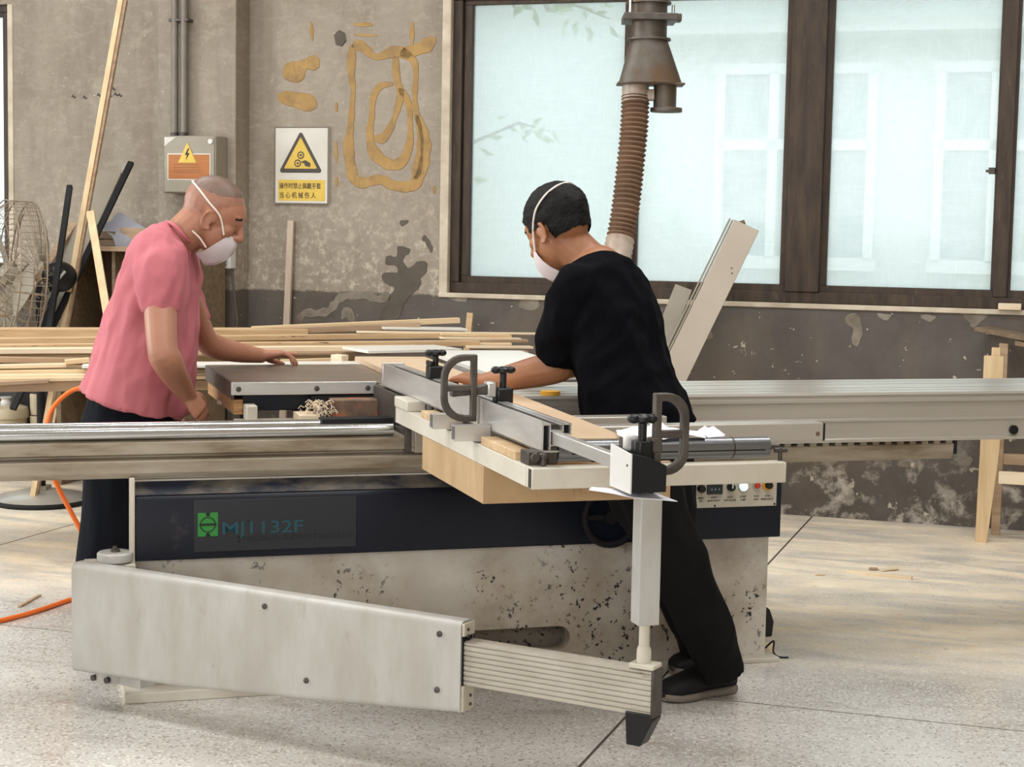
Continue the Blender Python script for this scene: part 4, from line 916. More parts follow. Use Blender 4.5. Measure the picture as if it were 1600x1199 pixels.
hpath = catm([(0.443, 6.400, 1.866), (0.439, 6.380, 1.746), (0.427, 6.360, 1.602), (0.412, 6.330, 1.459), (0.390, 6.300, 1.316), (0.357, 6.200, 1.152), (0.330, 6.050, 0.950)], 16)
part('ribbed_hose', MB().tube(hpath[:64], [.054 if i % 2 else .045 for i in range(64)], 20), MT['hose'], du, smooth=80)
part('taped_hose_end', MB().tube(hpath[62:], [.055 if i % 2 else .050 for i in range(len(hpath)-62)], 20), MT['hosew'], du, smooth=80)

# ================================================================== cream panels leaning behind the man in black
def lean(name, label, p0, p1, w, t, side, mat, extras=True, cat='panel'):
    p0, p1 = Vector(p0), Vector(p1); p0.z = max(p0.z, .004)
    d = (p1-p0).normalized(); sd = Vector(side); sd = (sd - sd.project(d)).normalized(); nn = d.cross(sd).normalized()
    th_ = thing(name, label, cat, 'O', (p0.x, p0.y, 0))
    part('board', MB().bar(p0, p1, w, t, side), mat, th_, bevel=.002)
    if extras:
        for k, q in enumerate((.012, .026)):
            part('edge_strip', MB().bar(p0 - sd*(w/2+q-.005) + d*.01, p1 - sd*(w/2+q-.005) - d*.004, .008, t*.8, side), MT['cab'], th_, bevel=.001)
        for al in (.25, .86):
            for off in ((0, 0), (.022, .012)):
                c = p0.lerp(p1, al) + sd*(.025+off[1]) + d*off[0]*-1
                f = -nn if nn.y > 0 else nn
                part('screw_hole', MB().cyl(c + f*(t/2+.0006), c + f*(t/2-.002), .004, n=10), MT['ink'], th_)
        part('broken_corner', MB().bar(p1 - sd*w*.3 - d*.01, p1 - sd*w*.12 + d*.014, .02, t*.7, side), MT['dwood'], th_)
    return th_
CREAMP = M('cream_laminate', rgb(184,172,156), rgb(176,164,148), 3, .5)
lean('tilted_board', 'long cream board leaning up across the window behind the man in black', (0.422, 7.720, -0.044), (1.101, 8.080, 1.397), .128, .05, (1, 0, .1), CREAMP)
lean('tilted_board', 'shorter grey-cream board leaning beside the long cream one', (0.370, 7.780, -0.001), (0.815, 8.120, 1.098), .085, .03, (1, 0, .1), MT['cab'], False)

# ================================================================== planks piled on trestles behind the saw
WOODS = [MT['pine'], MT['pine2'], MT['pine3'], MT['pine4']]
PG = 'planks in the pile behind the saw'
def plank(p0, p1, w, t, m, label='pale timber lath in the long pile behind the saw'):
    p0, p1 = Vector(p0), Vector(p1); d = p1 - p0
    side = Vector((-d.y, d.x, 0)).normalized(); dn = Vector((0, 0, -t/2)); bk = side*(w/2)
    return solo('plank', label, 'plank', MB().bar(p0+dn+bk, p1+dn+bk, w, t, side), WOODS[m] if isinstance(m, int) else m, 'S', group=PG, bevel=.0015)
# back row, highest
plank((1.087, 7.450, 0.912), (2.034, 7.450, 0.954), .05, .024, 0, 'topmost plank of the pile, its square end jutting out furthest at the back right')
plank((0.893, 7.350, 0.901), (1.823, 7.350, 0.936), .06, .027, 3, 'plank lying just below the topmost one of the pile')
plank((0.653, 7.400, 0.873), (1.785, 7.400, 0.913), .06, .012, 0, 'thin plank sandwiched right under the two topmost planks of the pile')
plank((1.645, 7.300, 0.919), (2.029, 7.300, 0.913), .12, .010, MT['wboard'], 'short white board end in the pile under the topmost planks')
plank((1.513, 7.220, 0.906), (2.400, 7.220, 0.898), .05, .008, 1, 'thin lath that reaches furthest right in the pile')
plank((-0.375, 7.200, 0.873), (1.911, 7.200, 0.899), .06, .022, 2, 'knotty plank running along the upper middle of the pile')
plank((1.877, 7.180, 0.901), (2.200, 7.180, 0.892), .05, .012, 0, 'uppermost of the ragged lath ends at the right tip of the pile')
plank((1.869, 7.150, 0.886), (2.236, 7.150, 0.880), .05, .010, 1, 'pale lath end second from top at the ragged right tip of the pile')
plank((1.890, 7.120, 0.874), (2.259, 7.120, 0.876), .05, .012, 3, 'brownish lath end in the middle of the ragged right tip of the pile')
plank((1.856, 7.100, 0.864), (2.176, 7.100, 0.863), .04, .010, 1, 'pale lath end beneath the brownish one at the right tip of the pile')
plank((-0.369, 7.080, 0.858), (2.024, 7.080, 0.873), .07, .022, 2, 'long plank with dark knots across the middle of the pile')
plank((1.958, 7.050, 0.853), (2.261, 7.050, 0.850), .06, .010, 1, 'bright thin lath nearest the arm of the man in black')
plank((1.690, 7.000, 0.838), (2.222, 7.000, 0.834), .06, .010, 3, 'lowest brown lath at the right end of the pile')
plank((-0.388, 6.980, 0.848), (1.727, 6.980, 0.858), .09, .020, 1, 'long white-edged plank below the knotty ones in the pile')
plank((0.612, 6.940, 0.832), (1.587, 6.940, 0.837), .05, .010, 3, 'thin dark lath under the long white-edged plank')
plank((-0.337, 6.900, 0.831), (0.373, 6.900, 0.816), .05, .022, 3, 'brown plank in the pile ending behind the back of the man in pink')
plank((-0.358, 6.840, 0.792), (0.267, 6.840, 0.801), .06, .014, 1, 'whitish plank end left of the man in pink, low in the pile')
plank((0.262, 6.820, 0.817), (0.354, 6.820, 0.825), .05, .018, 0, 'short pine offcut on the pile right behind the pink t-shirt')
plank((-0.356, 6.800, 0.773), (1.058, 6.800, 0.789), .06, .013, 0, 'upper of the three long laths along the front foot of the pile')
plank((-0.354, 6.760, 0.764), (1.181, 6.760, 0.771), .06, .013, 1, 'middle of the three long laths along the front foot of the pile')
plank((-0.352, 6.720, 0.753), (1.174, 6.720, 0.762), .06, .013, 0, 'lowest of the three long laths along the front foot of the pile')
plank((-0.351, 6.700, 0.726), (0.195, 6.700, 0.753), .07, .014, 3, 'aged brown plank under the left end of the pile')
plank((1.122, 6.880, 0.809), (1.378, 6.880, 0.816), .04, .016, 0, 'pine lath just past the reaching hand of the man in pink')
solo('pine_block', 'square pine block end standing up at the front of the plank pile', 'block', MB().bar((1.333, 6.840, 0.819), (1.370, 6.800, 0.817), .05, .034), MT['pine2'], 'S', bevel=.002)
plank((0.321, 6.740, 0.803), (1.402, 6.620, 0.812), .16, .012, MT['wboard'], 'white board lying on the pile just beyond the saw table')
plank((1.444, 6.700, 0.860), (1.867, 6.800, 0.860), .25, .012, MT['wboard'], 'white board in the pile straight behind the white panel')
# boards filling the pile from below
for k, (y, z0) in enumerate(((6.76, .70), (6.92, .70), (7.08, .70), (7.24, .70), (6.98, .742), (7.14, .742), (7.30, .742), (7.10, .784), (7.26, .784), (7.22, .826), (7.38, .826), (7.32, .868))):
    plank((-.55 + .05*k, y, z0+.04), (1.75 - .04*k, y, z0+.04), .15, .04, (3, 0, 2)[k % 3], 'board buried inside the long timber pile behind the saw')
for nm, x, lab in (('trestle', .62, 'pine trestle under the left part of the plank pile'), ('trestle', 1.45, 'pine trestle under the right part of the plank pile')):
    t_ = thing(nm, lab, 'trestle', 'S', (x, 7.0, 0), 'trestles under the plank pile')
    part('top_beam', MB().box(x-.03, x+.03, 6.60, 7.55, .64, .70), MT['pine'], t_, bevel=.003)
    for y, sy_ in ((6.68, -.08), (7.45, .08)):
        for sx_ in (-1, 1):
            part('leg', MB().bar((x+sx_*.16, y+sy_, 0), (x+sx_*.02, y, .64), .05, .03, (0,1,0)), MT['pine'], t_, bevel=.002)
    part('stretcher', MB().box(x-.09, x+.09, 6.98, 7.02, .3, .34), MT['pine'], t_, bevel=.002)

# ================================================================== cupboard corner at the left
cb = thing('open_cupboard', 'brown wooden open-fronted cupboard against the wall behind the man in pink', 'cupboard', 'W', (-4.55, 7.75, 0))
q0 = -4.925
part('side_panel', MB().box(q0, q0+.03, 7.52, 7.95, .0, 1.215), MT['dwood'], cb, bevel=.002)
part('side_panel', MB().box(-4.21, -4.18, 7.52, 7.95, .0, 1.215), MT['dwood'], cb, bevel=.002)
part('top_panel', MB().box(q0-.01, -4.17, 7.51, 7.96, 1.215, 1.24), MT['pine4'], cb, bevel=.002)
part('back_panel', MB().box(q0+.03, -4.21, 7.93, 7.945, .0, 1.215), MT['brown'], cb)
part('shelf', MB().box(q0+.03, -4.21, 7.54, 7.93, .56, .585), MT['dwood'], cb, bevel=.002)
part('inner_divider', MB().box(-4.62, -4.60, 7.56, 7.93, .585, 1.215), MT['dwood'], cb, bevel=.002)
for nm, x0, x1, y0, z0, z1, lab, mm in (('wooden_crate', -4.86, -4.62, 7.60, 1.241, 1.315, 'shallow wooden crate on top of the cupboard, left one', 'dwood'), ('wooden_crate', -4.60, -4.36, 7.62, 1.241, 1.335, 'shallow wooden crate on top of the cupboard under the grey sheet', 'pine4')):
    cr = thing(nm, lab, 'crate', 'W', ((x0+x1)/2, y0+.1, z0), 'crates on the cupboard')
    part('base', MB().box(x0, x1, y0, y0+.25, z0, z0+.012), MT[mm], cr)
    part('front_slat', MB().box(x0, x1, y0-.01, y0, z0, z0+.03), MT[mm], cr, bevel=.001)
    part('front_slat', MB().box(x0, x1, y0-.01, y0, z0+.038, z1), MT[mm], cr, bevel=.001)
    part('back_slat', MB().box(x0, x1, y0+.25, y0+.26, z0, z1), MT[mm], cr)
    for xx in (x0, x1-.012): part('end_board', MB().box(xx, xx+.012, y0, y0+.25, z0+.012, z1), MT[mm], cr)
pp = [Vector(p) for p in ((-4.724, 7.600, 1.345), (-4.678, 7.640, 1.366), (-4.646, 7.680, 1.416), (-4.574, 7.680, 1.375), (-4.488, 7.660, 1.337), (-4.517, 7.620, 1.284), (-4.551, 7.585, 1.231), (-4.602, 7.570, 1.237), (-4.637, 7.585, 1.295))]
sheet('grey_sheet', 'crumpled grey sheet hanging over the crate on the cupboard', pp, MT['greypaper'], 'W', .012, 'sheet', .002, 6)
def stick(name, label, p0, p1, w, t, mat, side=(1, 0, 0), cat='slat'):
    p0, p1 = Vector(p0), Vector(p1)
    k = p0.z / (p0.z - p1.z); p0 = p0 + (p1 - p0)*k*.999 if p0.z < 0 else p0
    return solo(name, label, cat, MB().bar(p0, p1, w, t, side), mat, 'O', bevel=.0015)
stick('tall_slat', 'very tall pine slat leaning up past the top of the picture beside the cupboard', (-2.282, 7.950, -0.019), (-1.990, 8.750, 2.716), .026, .018, MT['pinev'])
stick('tall_slat', 'second tall pine slat bundled against the very tall one', (-2.273, 7.970, -0.022), (-1.995, 8.700, 2.485), .020, .03, MT['pine4'])
stick('leaning_lath', 'short pine lath leaning in front of the cupboard, crossing the tall one', (-1.758, 7.600, 0.518), (-2.015, 8.050, 1.409), .036, .02, MT['pinev'])
stick('black_bar', 'thin black metal bar standing upright left of the cupboard', (-2.150, 7.700, 0.647), (-2.177, 8.300, 1.533), .026, .026, MT['blackm'], cat='bar')
stick('black_bar', 'black metal angle bar leaning to the right above the cupboard', (-2.331, 7.850, 0.481), (-1.979, 8.750, 1.670), .03, .02, MT['blackm'], cat='bar')
stick('grey_board', 'wide grey board leaning behind the black angle bar', (-2.359, 7.970, 0.589), (-2.098, 8.820, 1.624), .115, .018, MT['cab'], cat='board')
stick('brown_batten', 'brown batten leaning low behind the upright black bar', (-2.346, 8.100, 0.979), (-2.234, 8.600, 1.350), .035, .02, MT['pine4'], cat='batten')
stick('dark_strut', 'dark strut sloping behind the fan cage', (-2.254, 7.900, 0.718), (-2.194, 8.200, 1.101), .03, .02, MT['blackm'], cat='strut')

# ------------------------------------------------------------------ big workshop fan on a round foot
fb = Vector((-2.269, 8.100, 0.038)); fb.z = 0
fan = thing('pedestal_fan', 'dusty pedestal fan with a bent wire cage and round foot at the left edge', 'fan', 'O', fb)
part('foot', MB().lathe([(.225,0),(.23,.012),(.225,.024)], fb, (0,0,1), 40), MT['blackm'], fan)
part('foot_dome', MB().lathe([(.222,.0245),(.2,.04),(.10,.062),(.05,.07),(0,.07)], fb, (0,0,1), 40), MT['alu_paint'], fan)
fcn = Vector((-2.403, 8.050, 1.107)); ax_ = Vector((-.86, -.50, .05)).normalized(); e1 = ax_.cross(Vector((0,0,1))).normalized(); e2 = e1.cross(ax_)
part('pole', MB().cyl((fb.x, fb.y, .06), (fb.x, fb.y, fcn.z-.05), .02), MT['blackm'], fan)
part('foot_clip', MB().box(fb.x-.035, fb.x+.035, fb.y-.05, fb.y+.05, .07, .085), MT['cab'], fan)
mt0 = fcn - ax_*.24
part('motor', MB().ell(mt0, (.085, .07, .075), (ax_, e1, e2)), MT['black'], fan)
part('motor_grip', MB().tube(catm([mt0 + e1*-.03 + e2*.03 - ax_*.04 + Vector((0,-.085,0)), mt0 + Vector((0,-.092,-.01)) - ax_*.02, mt0 + Vector((0,-.085,-.05)) + ax_*.01], 5), .006, 6), MT['white'], fan)
part('neck', MB().cyl((fb.x, fb.y, fcn.z-.10), mt0, .022), MT['black'], fan)
cage = MB(); R_ = .35
def cpt(r, h, t): return fcn + ax_*h + (e1*math.cos(t) + e2*math.sin(t))*r
for h, r in ((-.09, R_), (-.03, R_), (.03, R_)): cage.tube([cpt(r, h, 2*PI*i/48) for i in range(49)], .0035, 5)
wires = MB(); rw = random.Random(11)
for i in range(60):
    t = 2*PI*i/60; j = rw.gauss(0, .006)
    wires.tube([cpt(.05, .10+j, t), cpt(.2, .09+j, t+.05), cpt(.31, .06, t+.1), cpt(R_, .0, t+.12), cpt(R_, -.09, t+.12), cpt(.25, -.13+j, t+.16), cpt(.07, -.15, t+.2)], .0017, 4)
o = part('cage', cage, MT['wire'], fan)
for r in (.12, .2, .28): cage2 = part('cage_ring', MB().tube([cpt(r, .095 - r*.12, 2*PI*i/40) for i in range(41)], .0022, 4), MT['wire'], fan)
o = part('cage_wires', wires, MT['wire'], fan); o['kind'] = 'stuff'
for b_ in range(4):
    t0 = b_*PI/2 + .4
    part('blade', MB().loft([[cpt(r, -.02 + s*.035*r/.3, t0 + s*w) for s, w in ((-1, wd), (0, 0), (1, wd))] + [cpt(r, -.016 + s*.035*r/.3, t0 + s*w) for s, w in ((1, wd), (0, 0), (-1, wd))] for r, wd in ((.05, .35), (.15, .45), (.26, .42), (.30, .28))]), MT['cab'], fan, smooth=60)
part('hub', MB().lathe([(.05,-.03),(.05,.02),(.03,.04),(0,.045)], fcn, ax_, 20), MT['cab'], fan)
st_ = MB()
for k in range(70):
    t = rw.uniform(PI, 2*PI); r = rw.uniform(.1, R_); p = cpt(r, rw.uniform(-.1, .1), t)
    st_.tube([p, p + Vector((rw.gauss(0,.03), rw.gauss(0,.03), rw.gauss(0,.04))), p + Vector((rw.gauss(0,.05), rw.gauss(0,.04), rw.gauss(.02,.06)))], .003, 4)
o = part('lint', st_, MT['straw'], fan, label='tangled dusty lint'); o['kind'] = 'stuff'

# ------------------------------------------------------------------ clutter under the left end of the pile
bk = Vector((-2.740, 9.100, -0.026)); bk.z = 0
bc = thing('bucket', 'beige lidded plastic bucket under the left end of the plank pile', 'bucket', 'O', bk)
part('barrel', MB().lathe([(.095,0),(.11,.18),(.115,.30)], bk, (0,0,1), 28), MT['beige'], bc, smooth=50)
part('lid', MB().lathe([(.124,.30),(.127,.325),(.115,.355),(.08,.365),(0,.365)], bk, (0,0,1), 28), MT['beige'], bc, smooth=50)
part('spout', MB().lathe([(.026,.365),(.03,.38),(.022,.395),(.034,.41),(0,.41)], bk, (0,0,1), 18), MT['white'], bc, smooth=50)
tb = Vector((-2.573, 9.100, -0.023)); tb.z = 0
tt = thing('stacked_pots', 'stack of small beige pots beside the bucket', 'pots', 'O', tb)
for z0, h in ((0, .11), (.112, .11), (.224, .09), (.316, .12)):
    part('pot', MB().lathe([(.030,z0),(.034,z0+h*.3),(.036,z0+h*.9),(.033,z0+h*.96)], tb, (0,0,1), 18), MT['beige'], tt, smooth=50)
part('dark_sleeve', MB().lathe([(.034,.438),(.036,.50),(.034,.58)], tb, (0,0,1), 18), MT['tarp'], tt)
solo('hardboard_sheet', 'brown hardboard sheet standing under the pile beside the orange hose', 'panel', MB().bar((-2.358, 9.000, 0.006), (-2.373, 9.120, 0.500), .24, .02, (1,0,0)), MT['brown'], 'O', bevel=.002)
solo('pine_stake', 'pine stake leaning between the pots and the brown hardboard sheet', 'stake', MB().bar((-2.496, 8.950, -0.010), (-2.431, 9.050, 0.577), .04, .025, (1,0,0)), MT['pinev'], 'O', bevel=.002)
solo('dark_tarpaulin', 'dark tarpaulin draped under the plank pile behind the bucket', 'tarpaulin', MB().loft([[Vector((-2.926, 9.250, -0.016)), Vector((-2.720, 9.150, -0.008)), Vector((-2.564, 9.220, -0.015)), Vector((-2.466, 9.250, -0.007)), Vector((-2.644, 9.380, -0.011))], [Vector((-2.902, 9.300, 0.460)), Vector((-2.678, 9.200, 0.473)), Vector((-2.620, 9.280, 0.467)), Vector((-2.538, 9.240, 0.472)), Vector((-2.647, 9.400, 0.455))]]), MT['tarp'], 'O')

# ------------------------------------------------------------------ orange air hose
solo('air_hose', 'orange air hose looping behind the saw rail and across the floor', 'hose', MB().tube(catm([(-1.449, 5.950, 0.774), (-1.501, 5.950, 0.776), (-1.558, 5.950, 0.761), (-1.602, 5.930, 0.723), (-1.626, 5.900, 0.676), (-1.626, 5.850, 0.603), (-1.599, 5.800, 0.520), (-1.564, 5.800, 0.432), (-1.520, 5.800, 0.347), (-1.476, 5.800, 0.260), (-1.442, 5.820, 0.148), (-1.492, 6.080, 0.012), (-1.519, 6.017, 0.008), (-1.570, 5.949, 0.008), (-1.619, 5.811, 0.008), (-1.673, 5.688, 0.008), (-1.763, 5.557, 0.008), (-1.948, 5.416, 0.008)], 7), .0085, 10), MT['orange'], 'O')

# ================================================================== right edge: pine bench frame and a plank on it
bn = thing('pine_bench_frame', 'unpainted pine bench frame standing by the wall at the right edge', 'bench', 'W', (0, 7.85, 0))
part('leg', MB().prism([(-.335,0),(-.283,0),(-.245,.42),(-.245,.84),(-.33,.84),(-.33,.4)], (0,7.78,0), (1,0,0), (0,0,1), (0,.035,0)), MT['pinev'], bn, bevel=.002)
part('leg', MB().box(-.275, -.235, 8.0, 8.03, 0, .885), MT['pine4'], bn, bevel=.002)
part('upright', MB().box(-.300, -.262, 7.82, 7.85, .30, .875), MT['pinev'], bn, bevel=.002)
part('leg', MB().box(.80, .87, 7.78, 7.815, 0, .84), MT['pinev'], bn, bevel=.002)
part('leg', MB().box(.80, .84, 8.0, 8.03, 0, .84), MT['pinev'], bn, bevel=.002)
part('front_rail', MB().box(-.245, .87, 7.783, 7.812, .27, .325), MT['pine2'], bn, bevel=.002)
part('back_rail', MB().box(-.235, .87, 8.002, 8.028, .33, .38), MT['pine4'], bn, bevel=.002)
part('side_rail', MB().box(.80, .83, 7.815, 8.0, .7, .75), MT['pine4'], bn, bevel=.002)
solo('dark_plank', 'dark weathered plank sloping out of the picture at the right above the bench', 'plank', MB().bar((-.36, 8.10, .945), (.92, 7.60, .765), .16, .02), MT['dwood'], 'W', bevel=.002)
solo('dark_batten', 'thin batten lying along the underside of the dark weathered plank', 'batten', MB().bar((-.20, 8.02, .89), (.92, 7.60, .735), .04, .022), MT['pine4'], 'W', bevel=.002)

# ------------------------------------------------------------------ scraps on the floor
def flat(p): return Vector((p[0], p[1], .004))
a_, b_ = Vector((-0.790, 6.844, 0.000)), Vector((-0.528, 6.805, 0.000))
solo('floor_stick', 'thin pale stick lying on the sawdust at the right', 'stick', MB().bar(a_+Vector((0,0,.006)), b_+Vector((0,0,.006)), .022, .012), MT['pine2'], 'W', bevel=.001)
a_, b_ = Vector((-0.665, 6.898, 0.000)), Vector((-0.604, 6.952, 0.000))
solo('floor_chip', 'pale wood chip touching the thin stick on the floor', 'chip', MB().bar(a_+Vector((0,.03,.005)), b_+Vector((0,.03,.008)), .03, .006), MT['pine2'], 'W')
a_, b_ = Vector((-0.711, 6.920, 0.000)), Vector((-0.678, 6.920, 0.000))
solo('floor_chip', 'small square wood chip behind the thin stick on the floor', 'chip', MB().bar(a_+Vector((0,.02,.005)), b_+Vector((0,.02,.006)), .03, .006), MT['pine4'], 'W')
a_, b_ = Vector((-0.904, 6.739, 0.000)), Vector((-0.868, 6.755, 0.000))
solo('floor_chip', 'flat pale chip on the sawdust nearest the saw', 'chip', MB().bar(a_+Vector((0,0,.004)), b_+Vector((0,0,.004)), .03, .005), MT['pine2'], 'W')
a_, b_ = Vector((-3.448, 5.029, 0.000)), Vector((-3.490, 5.216, 0.000))
solo('floor_splinter', 'narrow wood splinter on the floor beside the orange hose', 'splinter', MB().bar(a_+Vector((0,0,.004)), b_+Vector((0,0,.004)), .012, .006), MT['pine4'], 'W')

# ================================================================== people
def catmull(pts, k=5):
    out = []
    n = len(pts)
    for i in range(n - 1):
        p0, p1, p2, p3 = pts[max(i-1, 0)], pts[i], pts[i+1], pts[min(i+2, n-1)]
        for j in range(k):
            t = j / k
            out.append(tuple(.5*((2*b) + (-a + c)*t + (2*a - 5*b + 4*c - d)*t*t + (-a + 3*b - 3*c + d)*t**3) for a, b, c, d in zip(p0, p1, p2, p3)))
    out.append(tuple(pts[-1])); return out
def limb(mb, pts, rad, n=14, k=5, end=True):
    q = catmull([tuple(p) + (r,) for p, r in zip(pts, rad)], k)
    mb.tube([p[:3] for p in q], [max(p[3], .003) for p in q], n)
    mb.ell(pts[0], rad[0]*.99)
    if end: mb.ell(pts[-1], rad[-1]*.99)
    return mb
def section(c, u, v, a, b, n=28, e=2.3):
    c, u, v = Vector(c), Vector(u), Vector(v); r = []
    for i in range(n):
        t = 2*PI*i/n; ct, st = math.cos(t), math.sin(t)
        r.append(c + u*a*math.copysign(abs(ct)**(2/e), ct) + v*b*math.copysign(abs(st)**(2/e), st))
    return r
def remesh(mb, voxel, smooth_it, fn=None, cut=None):
    me = bpy.data.meshes.new('tmp'); me.from_pydata([tuple(v) for v in mb.v], [], mb.f)
    bm = bmesh.new(); bm.from_mesh(me); bmesh.ops.recalc_face_normals(bm, faces=bm.faces[:]); bm.to_mesh(me); bm.free()
    o = bpy.data.objects.new('tmp', me); COL.objects.link(o)
    r = o.modifiers.new('r', 'REMESH'); r.mode = 'VOXEL'; r.voxel_size = voxel
    s = o.modifiers.new('s', 'SMOOTH'); s.factor = .5; s.iterations = smooth_it
    out = bpy.data.meshes.new_from_object(o.evaluated_get(bpy.context.evaluated_depsgraph_get()))
    bpy.data.objects.remove(o); bpy.data.meshes.remove(me)
    if fn:
        nr = [v.normal.copy() for v in out.vertices]
        for v, q in zip(out.vertices, nr): v.co += q * fn(v.co)
    if cut:
        bm = bmesh.new(); bm.from_mesh(out)
        bmesh.ops.delete(bm, geom=[f for f in bm.faces if cut(f.calc_center_median())], context='FACES')
        bm.to_mesh(out); bm.free()
    return out
def hand(mb, wrist, knuckle, palm_n, thumb_side, curl, scale=1.0, spread=.06, curls=None):
    """palm from wrist to knuckles; palm_n = palm normal; thumb_side = direction in which the thumb lies; fingers curl towards the palm normal."""
    w, k = Vector(wrist), Vector(knuckle); d = (k - w).normalized(); nrm = Vector(palm_n); nrm = (nrm - nrm.project(d)).normalized()
    s = d.cross(nrm).normalized()
    if s.dot(Vector(thumb_side)) < 0: s = -s
    L = (k - w).length
    rings = []
    for t, wd, th in ((-.12, .027, .021), (.15, .031, .019), (.5, .038, .0165), (.85, .0415, .0145), (1.0, .040, .012)):
        rings.append(section(w + d*L*t, s, nrm, wd*scale, th*scale, 18, 2.6))
    mb.loft(rings)
    for i, (off, ln, r) in enumerate(((.030, .074, .0088), (.0105, .082, .009), (-.009, .076, .0086), (-.027, .060, .0076))):
        base = k + s*off*scale - d*.012; c = (curls[i] if curls else curl); pts = [base]; a = c*.55
        dirv = (d + s*off*spread*12).normalized()
        rd = [r*1.08]
        for f, g in ((.46, 1.0), (.30, .95), (.24, .8)):
            step = (dirv*math.cos(a) + nrm*math.sin(a)) * ln*f*scale
            pts.append(pts[-1] + step); rd.append(r*g); a += c
        limb(mb, pts, [x*scale for x in rd], 10, 4)
    b = w + d*L*.28 + s*.026*scale
    t1 = b + (d*.55 + s*.75 + nrm*.35).normalized()*.040*scale
    t2 = t1 + (d*.85 + s*.30 + nrm*.35).normalized()*.032*scale
    t3 = t2 + (d*.95 + s*.0 + nrm*.35).normalized()*.024*scale
    limb(mb, [b, t1, t2, t3], [.015*scale, .0125*scale, .0105*scale, .0085*scale], 10, 4)
def head(mb, c, F, U, k=1.0):
    """bald head with brow, nose, lips, chin and ears; c lies between the ears"""
    c, F, U = Vector(c), Vector(F).normalized(), Vector(U); U = (U - U.project(F)).normalized(); L = U.cross(F)
    ax = (F, L, U); p = lambda f, l, u: c + (F*f + L*l + U*u)*k
    e = lambda q, r: mb.ell(p(*q), tuple(x*k for x in r), ax, 24, 16)
    e((-.012, 0, .030), (.098, .076, .088)); e((.018, 0, .012), (.082, .070, .080)); e((-.03, 0, -.015), (.07, .066, .06))
    e((.030, 0, -.045), (.058, .058, .078)); e((.046, 0, -.085), (.040, .045, .042)); e((.062, 0, -.108), (.026, .026, .020))
    e((.074, 0, .022), (.022, .052, .014)); e((.058, .036, -.028), (.028, .024, .026)); e((.058, -.036, -.028), (.028, .024, .026))
    limb(mb, [p(.086, 0, .008), p(.099, 0, -.018), p(.108, 0, -.040)], [.010*k, .0115*k, .0145*k], 12)
    e((.094, .013, -.044), (.012, .008, .008)); e((.094, -.013, -.044), (.012, .008, .008))
    e((.086, 0, -.068), (.012, .024, .0065)); e((.084, 0, -.078), (.012, .021, .007))
    for sg in (-1, 1):
        pts = [p(.004 + .019*math.cos(t), sg*(.078 + .008*math.cos(t + PI)), -.022 + .030*math.sin(t)) for t in [PI*.15*i for i in range(0, 12)]]
        limb(mb, pts, [.0042*k]*len(pts), 8, 2)
        mb.ell(p(.002, sg*.075, -.022), (.016*k, .0055*k, .027*k), ax); mb.ell(p(.012, sg*.076, -.046), (.009*k, .005*k, .009*k), ax)
    return p, ax
def on_skull(f, l, u, out=.003):
    # push a head-local point out to the surface of the skull
    c = Vector((-.012, 0, .030)); d = Vector((f, l, u)) - c
    k = math.sqrt((d.x/.098)**2 + (d.y/.076)**2 + (d.z/.088)**2)
    q = c + d/k + d.normalized()*out; return (q.x, q.y, q.z)
def hair_cap(p, ax, k, keep, grow=1.03, thick=.0):
    mb = MB()
    for q, r in (((-.012, 0, .030), (.098, .076, .088)), ((.018, 0, .012), (.082, .070, .080)), ((-.03, 0, -.015), (.07, .066, .06))):
        mb.ell(p(*q), tuple((x*grow + thick)*k for x in r), ax, 24, 16)
    c = p(0, 0, 0)
    loc = lambda v: ((v - c).dot(ax[0])/k, (v - c).dot(ax[1])/k, (v - c).dot(ax[2])/k)
    return remesh(mb, .003, 8, (lambda v: .0015*noise.noise(v*140) + .003*noise.noise(v*40)) if grow > 1.03 else None, lambda v: not keep(*[x + .003*noise.noise(v*120 + Vector((k_*7, 3, 1))) for k_, x in enumerate(loc(v))]))
def mask_mesh(p, rows):
    """cup mask: rows of (edge_f, edge_l, edge_u, ridge_f, ridge_u) from nose to chin, mirrored, with a soft outward bow"""
    mb = MB(); grid = []
    for ef, el, eu, rf, ru in rows:
        row = []
        for i in range(-4, 5):
            t = i / 4; s = abs(t); bow = (1 - s)**.8
            row.append(p(ef + (rf - ef)*bow, el*math.copysign(s**.9, t), eu + (ru - eu)*(1 - s)))
        grid.append(row)
    n = 9
    mb.v = [v for r in grid for v in r]; cen = sum(mb.v, Vector()) / len(mb.v)
    m_ = len(mb.v); mb.v += [v + (cen - v).normalized()*.003 for v in mb.v]
    for i in range(len(grid)-1):
        for j in range(n-1):
            a = i*n + j; q = (a, a+1, a+n+1, a+n); mb.f += [q, tuple(x + m_ for x in q[::-1])]
    rim = [j for j in range(n)] + [i*n + n-1 for i in range(1, len(grid))] + [(len(grid)-1)*n + j for j in range(n-2, -1, -1)] + [i*n for i in range(len(grid)-2, 0, -1)]
    for i in range(len(rim)):
        a, b = rim[i], rim[(i+1) % len(rim)]; mb.f.append((b, a, a + m_, b + m_))
    return mb
def folds(amp, sx, sz, seed, up=(0, 0, 1)):
    o = Vector((seed*3.1, seed*1.7, seed*.9)); upv_ = Vector(up).normalized()
    def fn(v):
        h = v.dot(upv_); w = v - upv_*h
        q = w*sx + upv_*h*sz + o
        r = 1 - abs(noise.noise(q))*2
        return amp*(r*.6 + noise.noise(q*2.1)*.5 - .25)
    return fn
